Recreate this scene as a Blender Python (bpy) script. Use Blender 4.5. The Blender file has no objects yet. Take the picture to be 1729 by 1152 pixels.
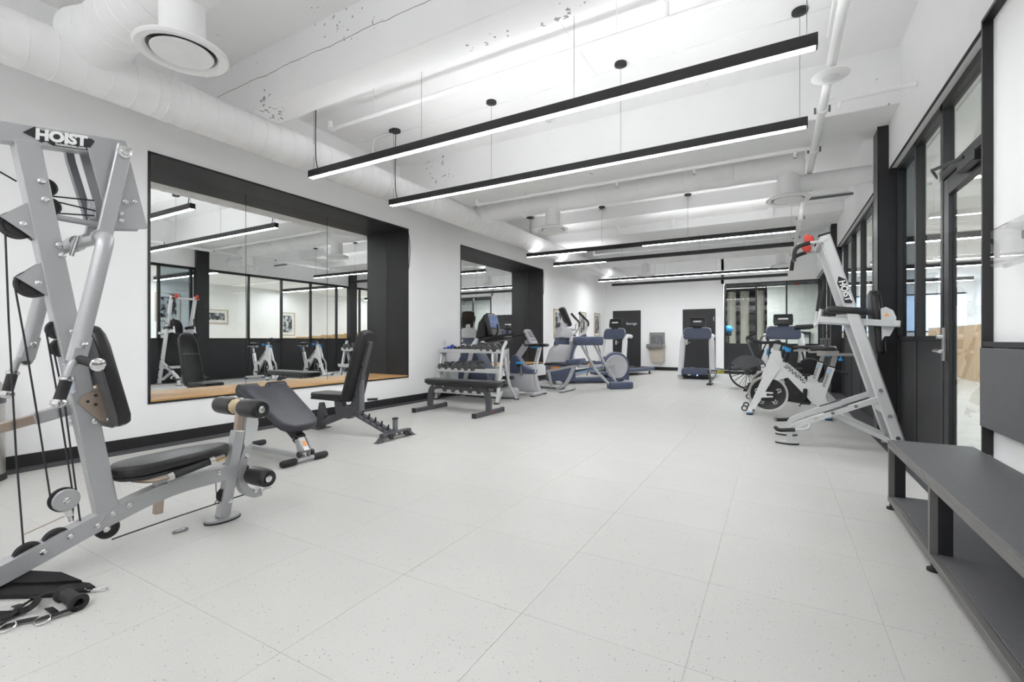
import bpy, bmesh, math, random
from mathutils import Vector, Matrix

random.seed(7)
PI = math.pi
SC = bpy.context.scene
COL = SC.collection
V = Vector

# ------------------------------------------------------------------ camera
cam_d = bpy.data.cameras.new('camera')
cam = bpy.data.objects.new('camera', cam_d)
COL.objects.link(cam)
cam.location = (0, 0, 1.10)
cam.rotation_euler = (PI / 2, 0, math.radians(29.54))
cam_d.sensor_width = 36
cam_d.sensor_fit = 'HORIZONTAL'
cam_d.lens = 787.0 / 1729 * 36
cam_d.shift_y = -3.0 / 1729
cam_d.clip_start = 0.05
SC.camera = cam

# ------------------------------------------------------------------ world, exposure
w = bpy.data.worlds.new('world')
SC.world = w
w.use_nodes = True
w.node_tree.nodes['Background'].inputs[0].default_value = (0.75, 0.86, 1.0, 1)
w.node_tree.nodes['Background'].inputs[1].default_value = 1.0
SC.view_settings.view_transform = 'Standard'
SC.view_settings.look = 'None'
SC.view_settings.gamma = 1
SC.view_settings.use_curve_mapping = False
SC.view_settings.exposure = 0.84
LAMP = 33.0      # emission of the linear pendant lights, downward
UPLAMP = 18.0    # and upward
SC.cycles.max_bounces = 11
SC.cycles.diffuse_bounces = 6
SC.cycles.glossy_bounces = 6
SC.cycles.transmission_bounces = 8
SC.cycles.transparent_max_bounces = 16
SC.cycles.sample_clamp_indirect = 8

# ------------------------------------------------------------------ materials
def mat(name, col, rough=0.5, metal=0.0, vary=0.06, scale=6.0, bump=0.0, bscale=120.0, spec=0.5, coat=0.0, emit=None, estr=0.0):
    m = bpy.data.materials.new(name)
    m.use_nodes = True
    nt = m.node_tree
    b = nt.nodes['Principled BSDF']
    b.inputs['Roughness'].default_value = rough
    b.inputs['Metallic'].default_value = metal
    b.inputs['Specular IOR Level'].default_value = spec
    b.inputs['Coat Weight'].default_value = coat
    tc = nt.nodes.new('ShaderNodeTexCoord')
    no = nt.nodes.new('ShaderNodeTexNoise')
    no.inputs['Scale'].default_value = scale
    no.inputs['Detail'].default_value = 4
    nt.links.new(tc.outputs['Object'], no.inputs['Vector'])
    r = nt.nodes.new('ShaderNodeValToRGB')
    r.color_ramp.elements[0].position = 0.3
    r.color_ramp.elements[1].position = 0.7
    r.color_ramp.elements[0].color = tuple(max(0, c * (1 - vary)) for c in col) + (1,)
    r.color_ramp.elements[1].color = tuple(min(1, c * (1 + vary)) for c in col) + (1,)
    nt.links.new(no.outputs['Fac'], r.inputs['Fac'])
    nt.links.new(r.outputs['Color'], b.inputs['Base Color'])
    if bump:
        n2 = nt.nodes.new('ShaderNodeTexNoise')
        n2.inputs['Scale'].default_value = bscale
        nt.links.new(tc.outputs['Object'], n2.inputs['Vector'])
        bp = nt.nodes.new('ShaderNodeBump')
        bp.inputs['Strength'].default_value = bump
        bp.inputs['Distance'].default_value = 0.004
        nt.links.new(n2.outputs['Fac'], bp.inputs['Height'])
        nt.links.new(bp.outputs['Normal'], b.inputs['Normal'])
    if emit:
        b.inputs['Emission Color'].default_value = tuple(emit) + (1,)
        b.inputs['Emission Strength'].default_value = estr
    return m

M = {}
M['wall'] = mat('white_wall_paint', (0.90, 0.90, 0.90), 0.6, vary=0.012, scale=1.5, bump=0.05, bscale=220)
M['white'] = mat('white_paint', (0.90, 0.90, 0.90), 0.5, vary=0.02)
M['bulkhead'] = mat('bulkhead_paint', (0.90, 0.90, 0.90), 0.6, vary=0.01)
M['duct'] = mat('painted_duct', (0.90, 0.90, 0.90), 0.45, vary=0.03, scale=3, bump=0.08, bscale=30)
M['black_panel'] = mat('black_panel', (0.020, 0.020, 0.022), 0.5, vary=0.12, scale=2.5)
M['black_metal'] = mat('black_metal', (0.015, 0.015, 0.017), 0.42, vary=0.1)
M['graphite'] = mat('graphite_laminate', (0.10, 0.10, 0.106), 0.55, vary=0.07, scale=40, bump=0.12, bscale=500)
M['bench_edge'] = mat('bench_edge_steel', (0.15, 0.145, 0.14), 0.45, 0.2, vary=0.03)
M['base'] = mat('black_rubber_base', (0.014, 0.014, 0.015), 0.6)
M['mat'] = mat('speckled_rubber_mat', (0.055, 0.055, 0.06), 0.85, vary=0.75, scale=260)
M['silver'] = mat('silver_powder_coat', (0.41, 0.415, 0.425), 0.33, 0.35, vary=0.06, scale=300)
M['silver_lt'] = mat('light_silver_powder_coat', (0.60, 0.605, 0.61), 0.34, 0.15, vary=0.04, scale=300)
M['chrome'] = mat('chrome', (0.72, 0.72, 0.72), 0.14, 1.0, vary=0.04)
M['bronze'] = mat('zinc_bronze', (0.42, 0.35, 0.29), 0.33, 0.75, vary=0.08)
M['vinyl'] = mat('black_vinyl', (0.013, 0.013, 0.0145), 0.34, vary=0.15, scale=12, bump=0.25, bscale=260)
M['vinyl_bl'] = mat('blue_black_vinyl', (0.038, 0.039, 0.05), 0.42, vary=0.12, scale=10, bump=0.2, bscale=260)
M['foam'] = mat('black_foam_grip', (0.02, 0.02, 0.021), 0.75, vary=0.15, scale=60)
M['foamtan'] = mat('tan_foam', (0.62, 0.52, 0.33), 0.85)
M['rubber'] = mat('black_rubber', (0.02, 0.02, 0.021), 0.6)
M['hexrub'] = mat('grey_rubber_head', (0.06, 0.06, 0.062), 0.6, vary=0.15)
M['cable'] = mat('black_cable', (0.018, 0.018, 0.02), 0.5)
M['dkgrey'] = mat('dark_grey_steel', (0.085, 0.085, 0.092), 0.42, 0.2)
M['mdgrey'] = mat('mid_grey_steel', (0.17, 0.175, 0.19), 0.42, 0.2)
M['fabric'] = mat('black_webbing', (0.012, 0.012, 0.013), 0.9, vary=0.3, scale=200, bump=0.5, bscale=900)
M['navy'] = mat('navy_plastic', (0.075, 0.092, 0.15), 0.45, vary=0.04)
M['plgrey'] = mat('light_grey_plastic', (0.46, 0.46, 0.48), 0.45, vary=0.03)
M['plwhite'] = mat('white_plastic', (0.74, 0.745, 0.76), 0.32, vary=0.02)
M['plblack'] = mat('black_plastic', (0.016, 0.016, 0.018), 0.35)
M['bikewhite'] = mat('gloss_white_frame', (0.82, 0.82, 0.82), 0.25, vary=0.015)
M['blue'] = mat('bright_blue_plastic', (0.02, 0.30, 0.66), 0.4)
M['bluevinyl'] = mat('cobalt_vinyl', (0.025, 0.06, 0.36), 0.45)
M['red'] = mat('red_rubber', (0.55, 0.045, 0.03), 0.5)
M['orange'] = mat('orange_label', (0.85, 0.32, 0.06), 0.5)
M['yellow'] = mat('yellow_plastic', (0.85, 0.55, 0.04), 0.4)
M['print_white'] = mat('white_print', (0.82, 0.82, 0.82), 0.5)
M['print_black'] = mat('black_print', (0.015, 0.015, 0.016), 0.5)
M['print_yellow'] = mat('yellow_print', (0.75, 0.75, 0.03), 0.5)
M['screen'] = mat('console_screen', (0.16, 0.22, 0.42), 0.2, vary=0.25, scale=15)
M['paper'] = mat('mat_board', (0.8, 0.79, 0.76), 0.7)
M['oak'] = mat('oak_frame', (0.50, 0.40, 0.28), 0.5, vary=0.2, scale=20)
M['steel'] = mat('brushed_stainless', (0.52, 0.51, 0.49), 0.32, 0.85, vary=0.08, scale=30)
M['steel_dk'] = mat('fountain_stainless', (0.27, 0.265, 0.25), 0.4, 0.6, vary=0.1, scale=30)
M['beige'] = mat('fountain_beige', (0.47, 0.42, 0.36), 0.5)
M['cream'] = mat('cream_column', (0.62, 0.60, 0.50), 0.6, vary=0.05)
M['lobby'] = mat('lobby_wall', (0.55, 0.56, 0.53), 0.7, vary=0.04)
M['lobbydark'] = mat('lobby_dark', (0.03, 0.03, 0.035), 0.7)
M['lamp'] = mat('light_diffuser', (0.9, 0.9, 0.9), 0.5, emit=(0.975, 0.985, 1.0), estr=LAMP)
M['lampback'] = mat('brighter_uplight', (0.9, 0.9, 0.9), 0.5, emit=(0.975, 0.985, 1.0), estr=UPLAMP * 2.2)
M['lampfar'] = mat('brighter_diffuser', (0.9, 0.9, 0.9), 0.5, emit=(0.975, 0.985, 1.0), estr=LAMP * 1.6)
M['lampup'] = mat('uplight_diffuser', (0.9, 0.9, 0.9), 0.5, emit=(0.975, 0.985, 1.0), estr=UPLAMP)
M['lamp2'] = mat('side_room_light', (0.9, 0.9, 0.9), 0.5, emit=(0.98, 0.99, 1.0), estr=48.0)
M['sky'] = mat('window_daylight', (0.5, 0.6, 0.8), 0.5, emit=(0.62, 0.78, 1.0), estr=1.0)
M['led'] = mat('blue_led', (0.1, 0.2, 0.9), 0.4, emit=(0.1, 0.25, 1.0), estr=6.0)
M['redsign'] = mat('red_sign', (0.35, 0.02, 0.03), 0.5)

def nodes_of(m):
    return m.node_tree.nodes, m.node_tree.links, m.node_tree.nodes['Principled BSDF']

def glass_mat(name, tint, gloss=0.0):
    m = bpy.data.materials.new(name)
    m.use_nodes = True
    nt = m.node_tree
    nt.nodes.remove(nt.nodes['Principled BSDF'])
    tr = nt.nodes.new('ShaderNodeBsdfTransparent')
    tr.inputs[0].default_value = tint + (1,)
    gl = nt.nodes.new('ShaderNodeBsdfGlossy')
    gl.inputs['Roughness'].default_value = 0.0
    fr = nt.nodes.new('ShaderNodeFresnel')
    fr.inputs[0].default_value = 1.5
    ad = nt.nodes.new('ShaderNodeMath')
    ad.operation = 'MULTIPLY_ADD'
    ad.inputs[1].default_value = 1.15
    ad.inputs[2].default_value = gloss
    ad.use_clamp = True
    mx = nt.nodes.new('ShaderNodeMixShader')
    nt.links.new(fr.outputs[0], ad.inputs[0])
    ge = nt.nodes.new('ShaderNodeNewGeometry')      # the pane's rear face does not reflect again
    inv = nt.nodes.new('ShaderNodeMath')
    inv.operation = 'SUBTRACT'
    inv.inputs[0].default_value = 1.0
    nt.links.new(ge.outputs['Backfacing'], inv.inputs[1])
    mu = nt.nodes.new('ShaderNodeMath')
    mu.operation = 'MULTIPLY'
    nt.links.new(ad.outputs[0], mu.inputs[0])
    nt.links.new(inv.outputs[0], mu.inputs[1])
    nt.links.new(mu.outputs[0], mx.inputs[0])
    nt.links.new(tr.outputs[0], mx.inputs[1])
    nt.links.new(gl.outputs[0], mx.inputs[2])
    nt.links.new(mx.outputs[0], nt.nodes['Material Output'].inputs[0])
    return m
M['glass'] = glass_mat('thin_glass', (0.90, 0.93, 0.93))
M['glass_dark'] = glass_mat('tinted_glass', (0.55, 0.60, 0.63), 0.03)
M['clear'] = glass_mat('clear_plastic', (0.93, 0.93, 0.93), 0.03)

def mirror_mat():
    m = mat('mirror_silver', (0.90, 0.915, 0.91), 0.0, 1.0, vary=0.0)
    return m
M['mirror'] = mirror_mat()

def wood_mat(name, c0, c1, axis=1):
    m = mat(name, c0, 0.45)
    n, l, b = nodes_of(m)
    tc = n.new('ShaderNodeTexCoord')
    mp = n.new('ShaderNodeMapping')
    s = [14, 14, 14]
    s[axis] = 0.8
    mp.inputs['Scale'].default_value = s
    no = n.new('ShaderNodeTexNoise')
    no.inputs['Scale'].default_value = 2.2
    no.inputs['Detail'].default_value = 6
    r = n.new('ShaderNodeValToRGB')
    r.color_ramp.elements[0].color = c0 + (1,)
    r.color_ramp.elements[1].color = c1 + (1,)
    r.color_ramp.elements[0].position = 0.35
    r.color_ramp.elements[1].position = 0.65
    l.new(tc.outputs['Object'], mp.inputs[0])
    l.new(mp.outputs[0], no.inputs['Vector'])
    l.new(no.outputs['Fac'], r.inputs['Fac'])
    l.new(r.outputs[0], b.inputs['Base Color'])
    return m
M['wood'] = wood_mat('oak_sill', (0.50, 0.27, 0.09), (0.66, 0.40, 0.16))
M['wood2'] = wood_mat('oak_cladding', (0.50, 0.30, 0.12), (0.62, 0.40, 0.19), 2)

def floor_mat():
    m = mat('speckled_floor_tile', (0.49, 0.484, 0.466), 0.42, vary=0.02, scale=2.0, spec=0.35)
    n, l, b = nodes_of(m)
    ramp = [x for x in n if x.type == 'VALTORGB'][0]
    ge = n.new('ShaderNodeNewGeometry')
    ob = n.new('ShaderNodeObjectInfo')
    prev = ramp.outputs[0]
    for sc, th, colr, fac in ((46, 0.115, (0.09, 0.085, 0.08, 1), 0.85), (90, 0.18, (0.2, 0.19, 0.17, 1), 0.6), (170, 0.22, (0.36, 0.35, 0.33, 1), 0.45)):
        vo = n.new('ShaderNodeTexVoronoi')
        vo.inputs['Scale'].default_value = sc
        vo.inputs['Randomness'].default_value = 1.0
        l.new(ge.outputs['Position'], vo.inputs['Vector'])
        lt = n.new('ShaderNodeMath')
        lt.operation = 'LESS_THAN'
        lt.inputs[1].default_value = th
        l.new(vo.outputs['Distance'], lt.inputs[0])
        n3 = n.new('ShaderNodeMath')       # only a share of the cells carries a speck
        n3.operation = 'GREATER_THAN'
        n3.inputs[1].default_value = 0.62
        sp = n.new('ShaderNodeSeparateColor')
        l.new(vo.outputs['Color'], sp.inputs[0])
        l.new(sp.outputs[0], n3.inputs[0])
        mu = n.new('ShaderNodeMath')
        mu.operation = 'MULTIPLY'
        l.new(lt.outputs[0], mu.inputs[0])
        l.new(n3.outputs[0], mu.inputs[1])
        m2 = n.new('ShaderNodeMath')
        m2.operation = 'MULTIPLY'
        m2.inputs[1].default_value = fac
        l.new(mu.outputs[0], m2.inputs[0])
        mx = n.new('ShaderNodeMix')
        mx.data_type = 'RGBA'
        l.new(m2.outputs[0], mx.inputs['Factor'])
        l.new(prev, mx.inputs['A'])
        mx.inputs['B'].default_value = colr
        prev = mx.outputs['Result']
    l.new(prev, b.inputs['Base Color'])
    return m
M['floor'] = floor_mat()
M['floor_seam'] = mat('floor_seam', (0.45, 0.445, 0.43), 0.7)

def concrete_mat(name, flake, crack_z=None):
    m = mat(name, (0.90, 0.90, 0.90), 0.65, vary=0.025, scale=1.2, bump=0.35, bscale=14)
    n, l, b = nodes_of(m)
    ramp = [x for x in n if x.type == 'VALTORGB'][0]
    ge = n.new('ShaderNodeNewGeometry')
    prev = ramp.outputs[0]
    if flake:
        a = n.new('ShaderNodeTexNoise')
        a.inputs['Scale'].default_value = 1.4
        a.inputs['Detail'].default_value = 2
        c = n.new('ShaderNodeTexNoise')
        c.inputs['Scale'].default_value = 22
        c.inputs['Detail'].default_value = 6
        for x in (a, c):
            l.new(ge.outputs['Position'], x.inputs['Vector'])
        s = n.new('ShaderNodeMath')
        s.operation = 'MULTIPLY'
        l.new(a.outputs['Fac'], s.inputs[0])
        l.new(c.outputs['Fac'], s.inputs[1])
        g = n.new('ShaderNodeMath')
        g.operation = 'GREATER_THAN'
        g.inputs[1].default_value = flake
        l.new(s.outputs[0], g.inputs[0])
        mx = n.new('ShaderNodeMix')
        mx.data_type = 'RGBA'
        l.new(g.outputs[0], mx.inputs['Factor'])
        l.new(prev, mx.inputs['A'])
        mx.inputs['B'].default_value = (0.33, 0.33, 0.33, 1)
        prev = mx.outputs['Result']
    if crack_z:
        sx = n.new('ShaderNodeSeparateXYZ')
        l.new(ge.outputs['Position'], sx.inputs[0])
        no = n.new('ShaderNodeTexNoise')
        no.inputs['Scale'].default_value = 5
        no.inputs['Detail'].default_value = 8
        l.new(ge.outputs['Position'], no.inputs['Vector'])
        ma = n.new('ShaderNodeMath')
        ma.operation = 'MULTIPLY_ADD'
        ma.inputs[1].default_value = 0.05
        l.new(no.outputs['Fac'], ma.inputs[0])
        l.new(sx.outputs['Z'], ma.inputs[2])
        sb = n.new('ShaderNodeMath')
        sb.operation = 'SUBTRACT'
        sb.inputs[1].default_value = crack_z + 0.025
        l.new(ma.outputs[0], sb.inputs[0])
        ab = n.new('ShaderNodeMath')
        ab.operation = 'ABSOLUTE'
        l.new(sb.outputs[0], ab.inputs[0])
        lt = n.new('ShaderNodeMath')
        lt.operation = 'LESS_THAN'
        lt.inputs[1].default_value = 0.004
        l.new(ab.outputs[0], lt.inputs[0])
        mx = n.new('ShaderNodeMix')
        mx.data_type = 'RGBA'
        l.new(lt.outputs[0], mx.inputs['Factor'])
        l.new(prev, mx.inputs['A'])
        mx.inputs['B'].default_value = (0.36, 0.36, 0.36, 1)
        prev = mx.outputs['Result']
    l.new(prev, b.inputs['Base Color'])
    return m
M['concrete'] = concrete_mat('painted_concrete', 0.46)
M['concrete_old'] = concrete_mat('flaking_painted_concrete', 0.415, 3.79)

def photo_mat(name, seed):
    m = mat(name, (0.3, 0.3, 0.3), 0.4)
    n, l, b = nodes_of(m)
    tc = n.new('ShaderNodeTexCoord')
    no = n.new('ShaderNodeTexNoise')
    no.inputs['Scale'].default_value = 5 + seed
    no.inputs['Detail'].default_value = 5
    mp = n.new('ShaderNodeMapping')
    mp.inputs['Location'].default_value = (seed * 3.1, seed, 0)
    r = n.new('ShaderNodeValToRGB')
    r.color_ramp.elements[0].color = (0.02, 0.02, 0.025, 1)
    r.color_ramp.elements[1].color = (0.55, 0.58, 0.6, 1)
    r.color_ramp.elements[0].position = 0.45
    r.color_ramp.elements[1].position = 0.58
    l.new(tc.outputs['Object'], mp.inputs[0])
    l.new(mp.outputs[0], no.inputs['Vector'])
    l.new(no.outputs['Fac'], r.inputs['Fac'])
    l.new(r.outputs[0], b.inputs['Base Color'])
    return m
M['photo1'] = photo_mat('landscape_print', 1)
M['photo2'] = photo_mat('portrait_print', 2)

# ------------------------------------------------------------------ mesh helpers
def basis(n, up=None):
    n = V(n).normalized()
    u = V(up) if up is not None else (V((0, 0, 1)) if abs(n.z) < 0.95 else V((0, 1, 0)))
    a = u.cross(n)
    if a.length < 1e-6:
        a = V((1, 0, 0)).cross(n)
    a.normalize()
    b = n.cross(a).normalized()
    return a, b, n

def rc(pts, rad, k=4):
    """round the corners of a polyline"""
    pts = [V(p) for p in pts]
    out = [pts[0]]
    for i in range(1, len(pts) - 1):
        p, q, r = pts[i - 1], pts[i], pts[i + 1]
        d0 = (p - q)
        d1 = (r - q)
        e = min(rad, d0.length * 0.49, d1.length * 0.49)
        s = q + d0.normalized() * e
        t = q + d1.normalized() * e
        for j in range(k + 1):
            f = j / k
            out.append(s * (1 - f) ** 2 + q * 2 * f * (1 - f) + t * f * f)
    out.append(pts[-1])
    return out

def rrect(w_, h_, r, k=3):
    r = min(r, w_ / 2 * 0.999, h_ / 2 * 0.999)
    out = []
    for cx, cy, a0 in ((w_ / 2 - r, h_ / 2 - r, 0), (-w_ / 2 + r, h_ / 2 - r, 90), (-w_ / 2 + r, -h_ / 2 + r, 180), (w_ / 2 - r, -h_ / 2 + r, 270)):
        for j in range(k + 1):
            a = math.radians(a0 + 90 * j / k)
            out.append((cx + r * math.cos(a), cy + r * math.sin(a)))
    return out

def ellipse(a, b, n=24):
    return [(a * math.cos(2 * PI * i / n), b * math.sin(2 * PI * i / n)) for i in range(n)]

class MB:
    def __init__(s):
        s.v, s.f = [], []

    def add(s, vs, fs):
        o = len(s.v)
        s.v += [tuple(x) for x in vs]
        s.f += [[i + o for i in f] for f in fs]
        return s

    def box(s, c, d, R=None, bev=0.0):
        hx, hy, hz = d[0] / 2, d[1] / 2, d[2] / 2
        c = V(c)
        vs, fs = [], []
        if bev <= 0:
            vs = [V((x * hx, y * hy, z * hz)) for x in (-1, 1) for y in (-1, 1) for z in (-1, 1)]
            fs = [(0, 1, 3, 2), (4, 6, 7, 5), (0, 4, 5, 1), (2, 3, 7, 6), (0, 2, 6, 4), (1, 5, 7, 3)]
        else:
            b = min(bev, hx * 0.9, hy * 0.9, hz * 0.9)
            idx = {}
            for x in (-1, 1):
                for y in (-1, 1):
                    for z in (-1, 1):
                        for ax in range(3):
                            h = [hx - b, hy - b, hz - b]
                            h[ax] += b
                            idx[(x, y, z, ax)] = len(vs)
                            vs.append(V((x * h[0], y * h[1], z * h[2])))
            S = (-1, 1)
            for g in S:
                fs.append([idx[(g, y, z, 0)] for y, z in ((-1, -1), (1, -1), (1, 1), (-1, 1))])
                fs.append([idx[(x, g, z, 1)] for x, z in ((-1, -1), (1, -1), (1, 1), (-1, 1))])
                fs.append([idx[(x, y, g, 2)] for x, y in ((-1, -1), (1, -1), (1, 1), (-1, 1))])
            for g in S:
                for h in S:
                    fs.append([idx[(g, h, -1, 0)], idx[(g, h, 1, 0)], idx[(g, h, 1, 1)], idx[(g, h, -1, 1)]])
                    fs.append([idx[(g, -1, h, 0)], idx[(g, 1, h, 0)], idx[(g, 1, h, 2)], idx[(g, -1, h, 2)]])
                    fs.append([idx[(-1, g, h, 1)], idx[(1, g, h, 1)], idx[(1, g, h, 2)], idx[(-1, g, h, 2)]])
            for x in S:
                for y in S:
                    for z in S:
                        fs.append([idx[(x, y, z, 0)], idx[(x, y, z, 1)], idx[(x, y, z, 2)]])
        if R is not None:
            vs = [R @ x for x in vs]
        return s.add([c + x for x in vs], fs)

    def bx(s, x0, x1, y0, y1, z0, z1, bev=0.0):
        return s.box(((x0 + x1) / 2, (y0 + y1) / 2, (z0 + z1) / 2), (abs(x1 - x0), abs(y1 - y0), abs(z1 - z0)), None, bev)

    def beam(s, p0, p1, w_, h_, up=None, bev=0.004):
        """rectangular bar: w_ across, h_ along 'up'"""
        p0, p1 = V(p0), V(p1)
        a, b, n = basis(p1 - p0, up)
        R = Matrix((a, b, n)).transposed()
        return s.box((p0 + p1) / 2, (w_, h_, (p1 - p0).length), R, bev)

    def tube(s, pts, r, n=10, closed=False, cap=True, up=None, flat=None):
        pts = [V(p) for p in pts]
        N = len(pts)
        rs = r if isinstance(r, (list, tuple)) else [r] * N
        tan = []
        for i in range(N):
            if closed:
                d = pts[(i + 1) % N] - pts[i - 1]
            else:
                d = pts[min(i + 1, N - 1)] - pts[max(i - 1, 0)]
            tan.append(d.normalized() if d.length > 1e-9 else V((0, 0, 1)))
        a, b, _ = basis(tan[0], up)
        vs, fs = [], []
        for i in range(N):
            if i:
                ax = tan[i - 1].cross(tan[i])
                if ax.length > 1e-7:
                    Rm = Matrix.Rotation(tan[i - 1].angle(tan[i]), 3, ax.normalized())
                    a = Rm @ a
                    b = Rm @ b
            for j in range(n):
                t = 2 * PI * j / n
                if flat:      # rectangular section given as (half a, half b)
                    ca, cb = ((1, 1), (-1, 1), (-1, -1), (1, -1))[j % 4]
                    vs.append(pts[i] + a * ca * flat[0] + b * cb * flat[1])
                else:
                    vs.append(pts[i] + a * math.cos(t) * rs[i] + b * math.sin(t) * rs[i])
        m = N if closed else N - 1
        for i in range(m):
            for j in range(n):
                p, q = i * n, ((i + 1) % N) * n
                fs.append((p + j, p + (j + 1) % n, q + (j + 1) % n, q + j))
        if cap and not closed:
            fs.append(list(range(n))[::-1])
            fs.append([(N - 1) * n + j for j in range(n)])
        return s.add(vs, fs)

    def bar(s, pts, w_, h_, up=None):
        return s.tube(pts, 0.01, 4, False, True, up, (w_ / 2, h_ / 2))

    def cyl(s, p0, p1, r0, r1=None, n=16):
        return s.tube([p0, p1], [r0, r0 if r1 is None else r1], n)

    def prism(s, poly, o, a, b, t, center=True):
        o, a, b = V(o), V(a).normalized(), V(b).normalized()
        n = a.cross(b)
        k = len(poly)
        z0, z1 = (-t / 2, t / 2) if center else (0, t)
        vs = [o + a * x + b * y + n * z0 for x, y in poly] + [o + a * x + b * y + n * z1 for x, y in poly]
        fs = [list(range(k))[::-1], list(range(k, 2 * k))]
        fs += [(i, (i + 1) % k, k + (i + 1) % k, k + i) for i in range(k)]
        return s.add(vs, fs)

    def pad(s, poly, o, a, b, t, e=0.015, k=3):
        """upholstered slab with rounded rims; poly counter-clockwise in (a, b), thickness t along a x b"""
        o, a, b = V(o), V(a).normalized(), V(b).normalized()
        n = a.cross(b)
        N = len(poly)
        nor = []
        for i in range(N):
            p, q, r = poly[i - 1], poly[i], poly[(i + 1) % N]
            d0 = V((q[0] - p[0], q[1] - p[1]))
            d1 = V((r[0] - q[0], r[1] - q[1]))
            d0 = d0.normalized() if d0.length > 1e-9 else d1.normalized()
            d1 = d1.normalized() if d1.length > 1e-9 else d0
            d = V((d0.y + d1.y, -d0.x - d1.x))
            nor.append(d.normalized() if d.length > 1e-6 else V((d0.y, -d0.x)))
        lay = []
        for j in range(k + 1):
            f = PI / 2 * j / k
            lay.append((-t / 2 + e * (1 - math.sin(f)), e * (1 - math.cos(f))))
        lay = [(z, i) for z, i in lay][::-1] + [(-z, i) for z, i in lay]
        vs, fs = [], []
        for z, ins in lay:
            for (x, y), d in zip(poly, nor):
                vs.append(o + a * (x - d.x * ins) + b * (y - d.y * ins) + n * z)
        L = len(lay)
        for q in range(L - 1):
            for i in range(N):
                fs.append((q * N + i, q * N + (i + 1) % N, (q + 1) * N + (i + 1) % N, (q + 1) * N + i))
        fs.append(list(range(N))[::-1])
        fs.append([(L - 1) * N + i for i in range(N)])
        return s.add(vs, fs)

    def lathe(s, prof, o, ax=(0, 0, 1), n=24, ring=False):
        o = V(o)
        a, b, c = basis(ax)
        vs, fs = [], []
        for r, z in prof:
            for j in range(n):
                t = 2 * PI * j / n
                vs.append(o + a * math.cos(t) * r + b * math.sin(t) * r + c * z)
        for i in range(len(prof) - 1):
            for j in range(n):
                fs.append((i * n + j, i * n + (j + 1) % n, (i + 1) * n + (j + 1) % n, (i + 1) * n + j))
        if ring:
            k = (len(prof) - 1) * n
            for j in range(n):
                fs.append((k + j, k + (j + 1) % n, (j + 1) % n, j))
            return s.add(vs, fs)
        if prof[0][0] > 1e-5:
            fs.append(list(range(n))[::-1])
        if prof[-1][0] > 1e-5:
            fs.append([(len(prof) - 1) * n + j for j in range(n)])
        return s.add(vs, fs)

    def torus(s, o, ax, R, r, n=24, m=8):
        a, b, c = basis(ax)
        o = V(o)
        return s.tube([o + a * math.cos(2 * PI * i / n) * R + b * math.sin(2 * PI * i / n) * R for i in range(n)], r, m, True)

    def ball(s, o, r, n=12):
        return s.lathe([(max(1e-4, r * math.sin(PI * i / 8)), -r * math.cos(PI * i / 8)) for i in range(9)], o, (0, 0, 1), n)

WO = {}

def root_of(o):
    while o.parent:
        o = o.parent
    return o

def ob(name, mb, m, parent=None, ang=35, label=None):
    me = bpy.data.meshes.new(name)
    off = V((0, 0, 0))
    if parent is not None:
        off = WO.get(root_of(parent).name, off)
    me.from_pydata([(x[0] - off[0], x[1] - off[1], x[2] - off[2]) for x in mb.v], [], mb.f)
    b = bmesh.new()
    b.from_mesh(me)
    bmesh.ops.recalc_face_normals(b, faces=b.faces)
    b.to_mesh(me)
    b.free()
    me.materials.append(M[m] if isinstance(m, str) else m)
    me.polygons.foreach_set('use_smooth', [True] * len(me.polygons))
    me.set_sharp_from_angle(angle=math.radians(ang))
    o = bpy.data.objects.new(name, me)
    COL.objects.link(o)
    o.parent = parent
    if label:
        o['label'] = label
    return o

def tag(o, label, cat, group=None):
    o['label'] = label
    o['category'] = cat
    if group:
        o['group'] = group
    return o

def thing(name, label, cat, loc=(0, 0, 0), rz=0.0, group=None, world=False):
    o = bpy.data.objects.new(name, None)
    COL.objects.link(o)
    o.empty_display_size = 0.1
    o.location = loc
    o.rotation_euler = (0, 0, rz)
    tag(o, label, cat, group)
    if world:
        WO[o.name] = V(loc)
    return o

def struct(name, mb, m, label=None, parent=None):
    o = ob(name, mb, m, parent)
    if parent is None:
        o['kind'] = 'structure'
    if label:
        o['label'] = label
    return o

def dup(o, loc=None, rz=None, label=None, parent=None):
    c = o.copy()
    COL.objects.link(c)
    c.parent = parent
    if loc is not None:
        c.location = loc
    if rz is not None:
        c.rotation_euler = (0, 0, rz)
    if label:
        c['label'] = label
    for ch in list(o.children):
        dup(ch, parent=c)
    return c

def textmesh(s, size, o, a, b, depth=0.001, shear=0.0, bold=0.0):
    """lettering as an MB in the plane a (reading direction), b (up)"""
    cu = bpy.data.curves.new('t', 'FONT')
    cu.body = s
    cu.size = size
    cu.extrude = depth / 2
    cu.align_x = 'CENTER'
    cu.align_y = 'CENTER'
    cu.shear = shear
    cu.offset = bold
    cu.resolution_u = 3
    to = bpy.data.objects.new('t', cu)
    COL.objects.link(to)
    bpy.context.view_layer.update()
    dg = bpy.context.evaluated_depsgraph_get()
    me = bpy.data.meshes.new_from_object(to.evaluated_get(dg))
    o, a, b = V(o), V(a).normalized(), V(b).normalized()
    n = a.cross(b)
    mb = MB()
    mb.add([o + a * v.co.x + b * v.co.y + n * v.co.z for v in me.vertices], [list(p.vertices) for p in me.polygons])
    bpy.data.objects.remove(to)
    bpy.data.meshes.remove(me)
    bpy.data.curves.remove(cu)
    return mb

# ================================================================== the room
XL, XR, YN, YF, ZT = -5.60, 1.16, -3.6, 17.0, 4.35
GX, GY, TP = 0.3605 - 10 * 0.6245, 1.645 - 3 * 0.6225, 0.6235

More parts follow.
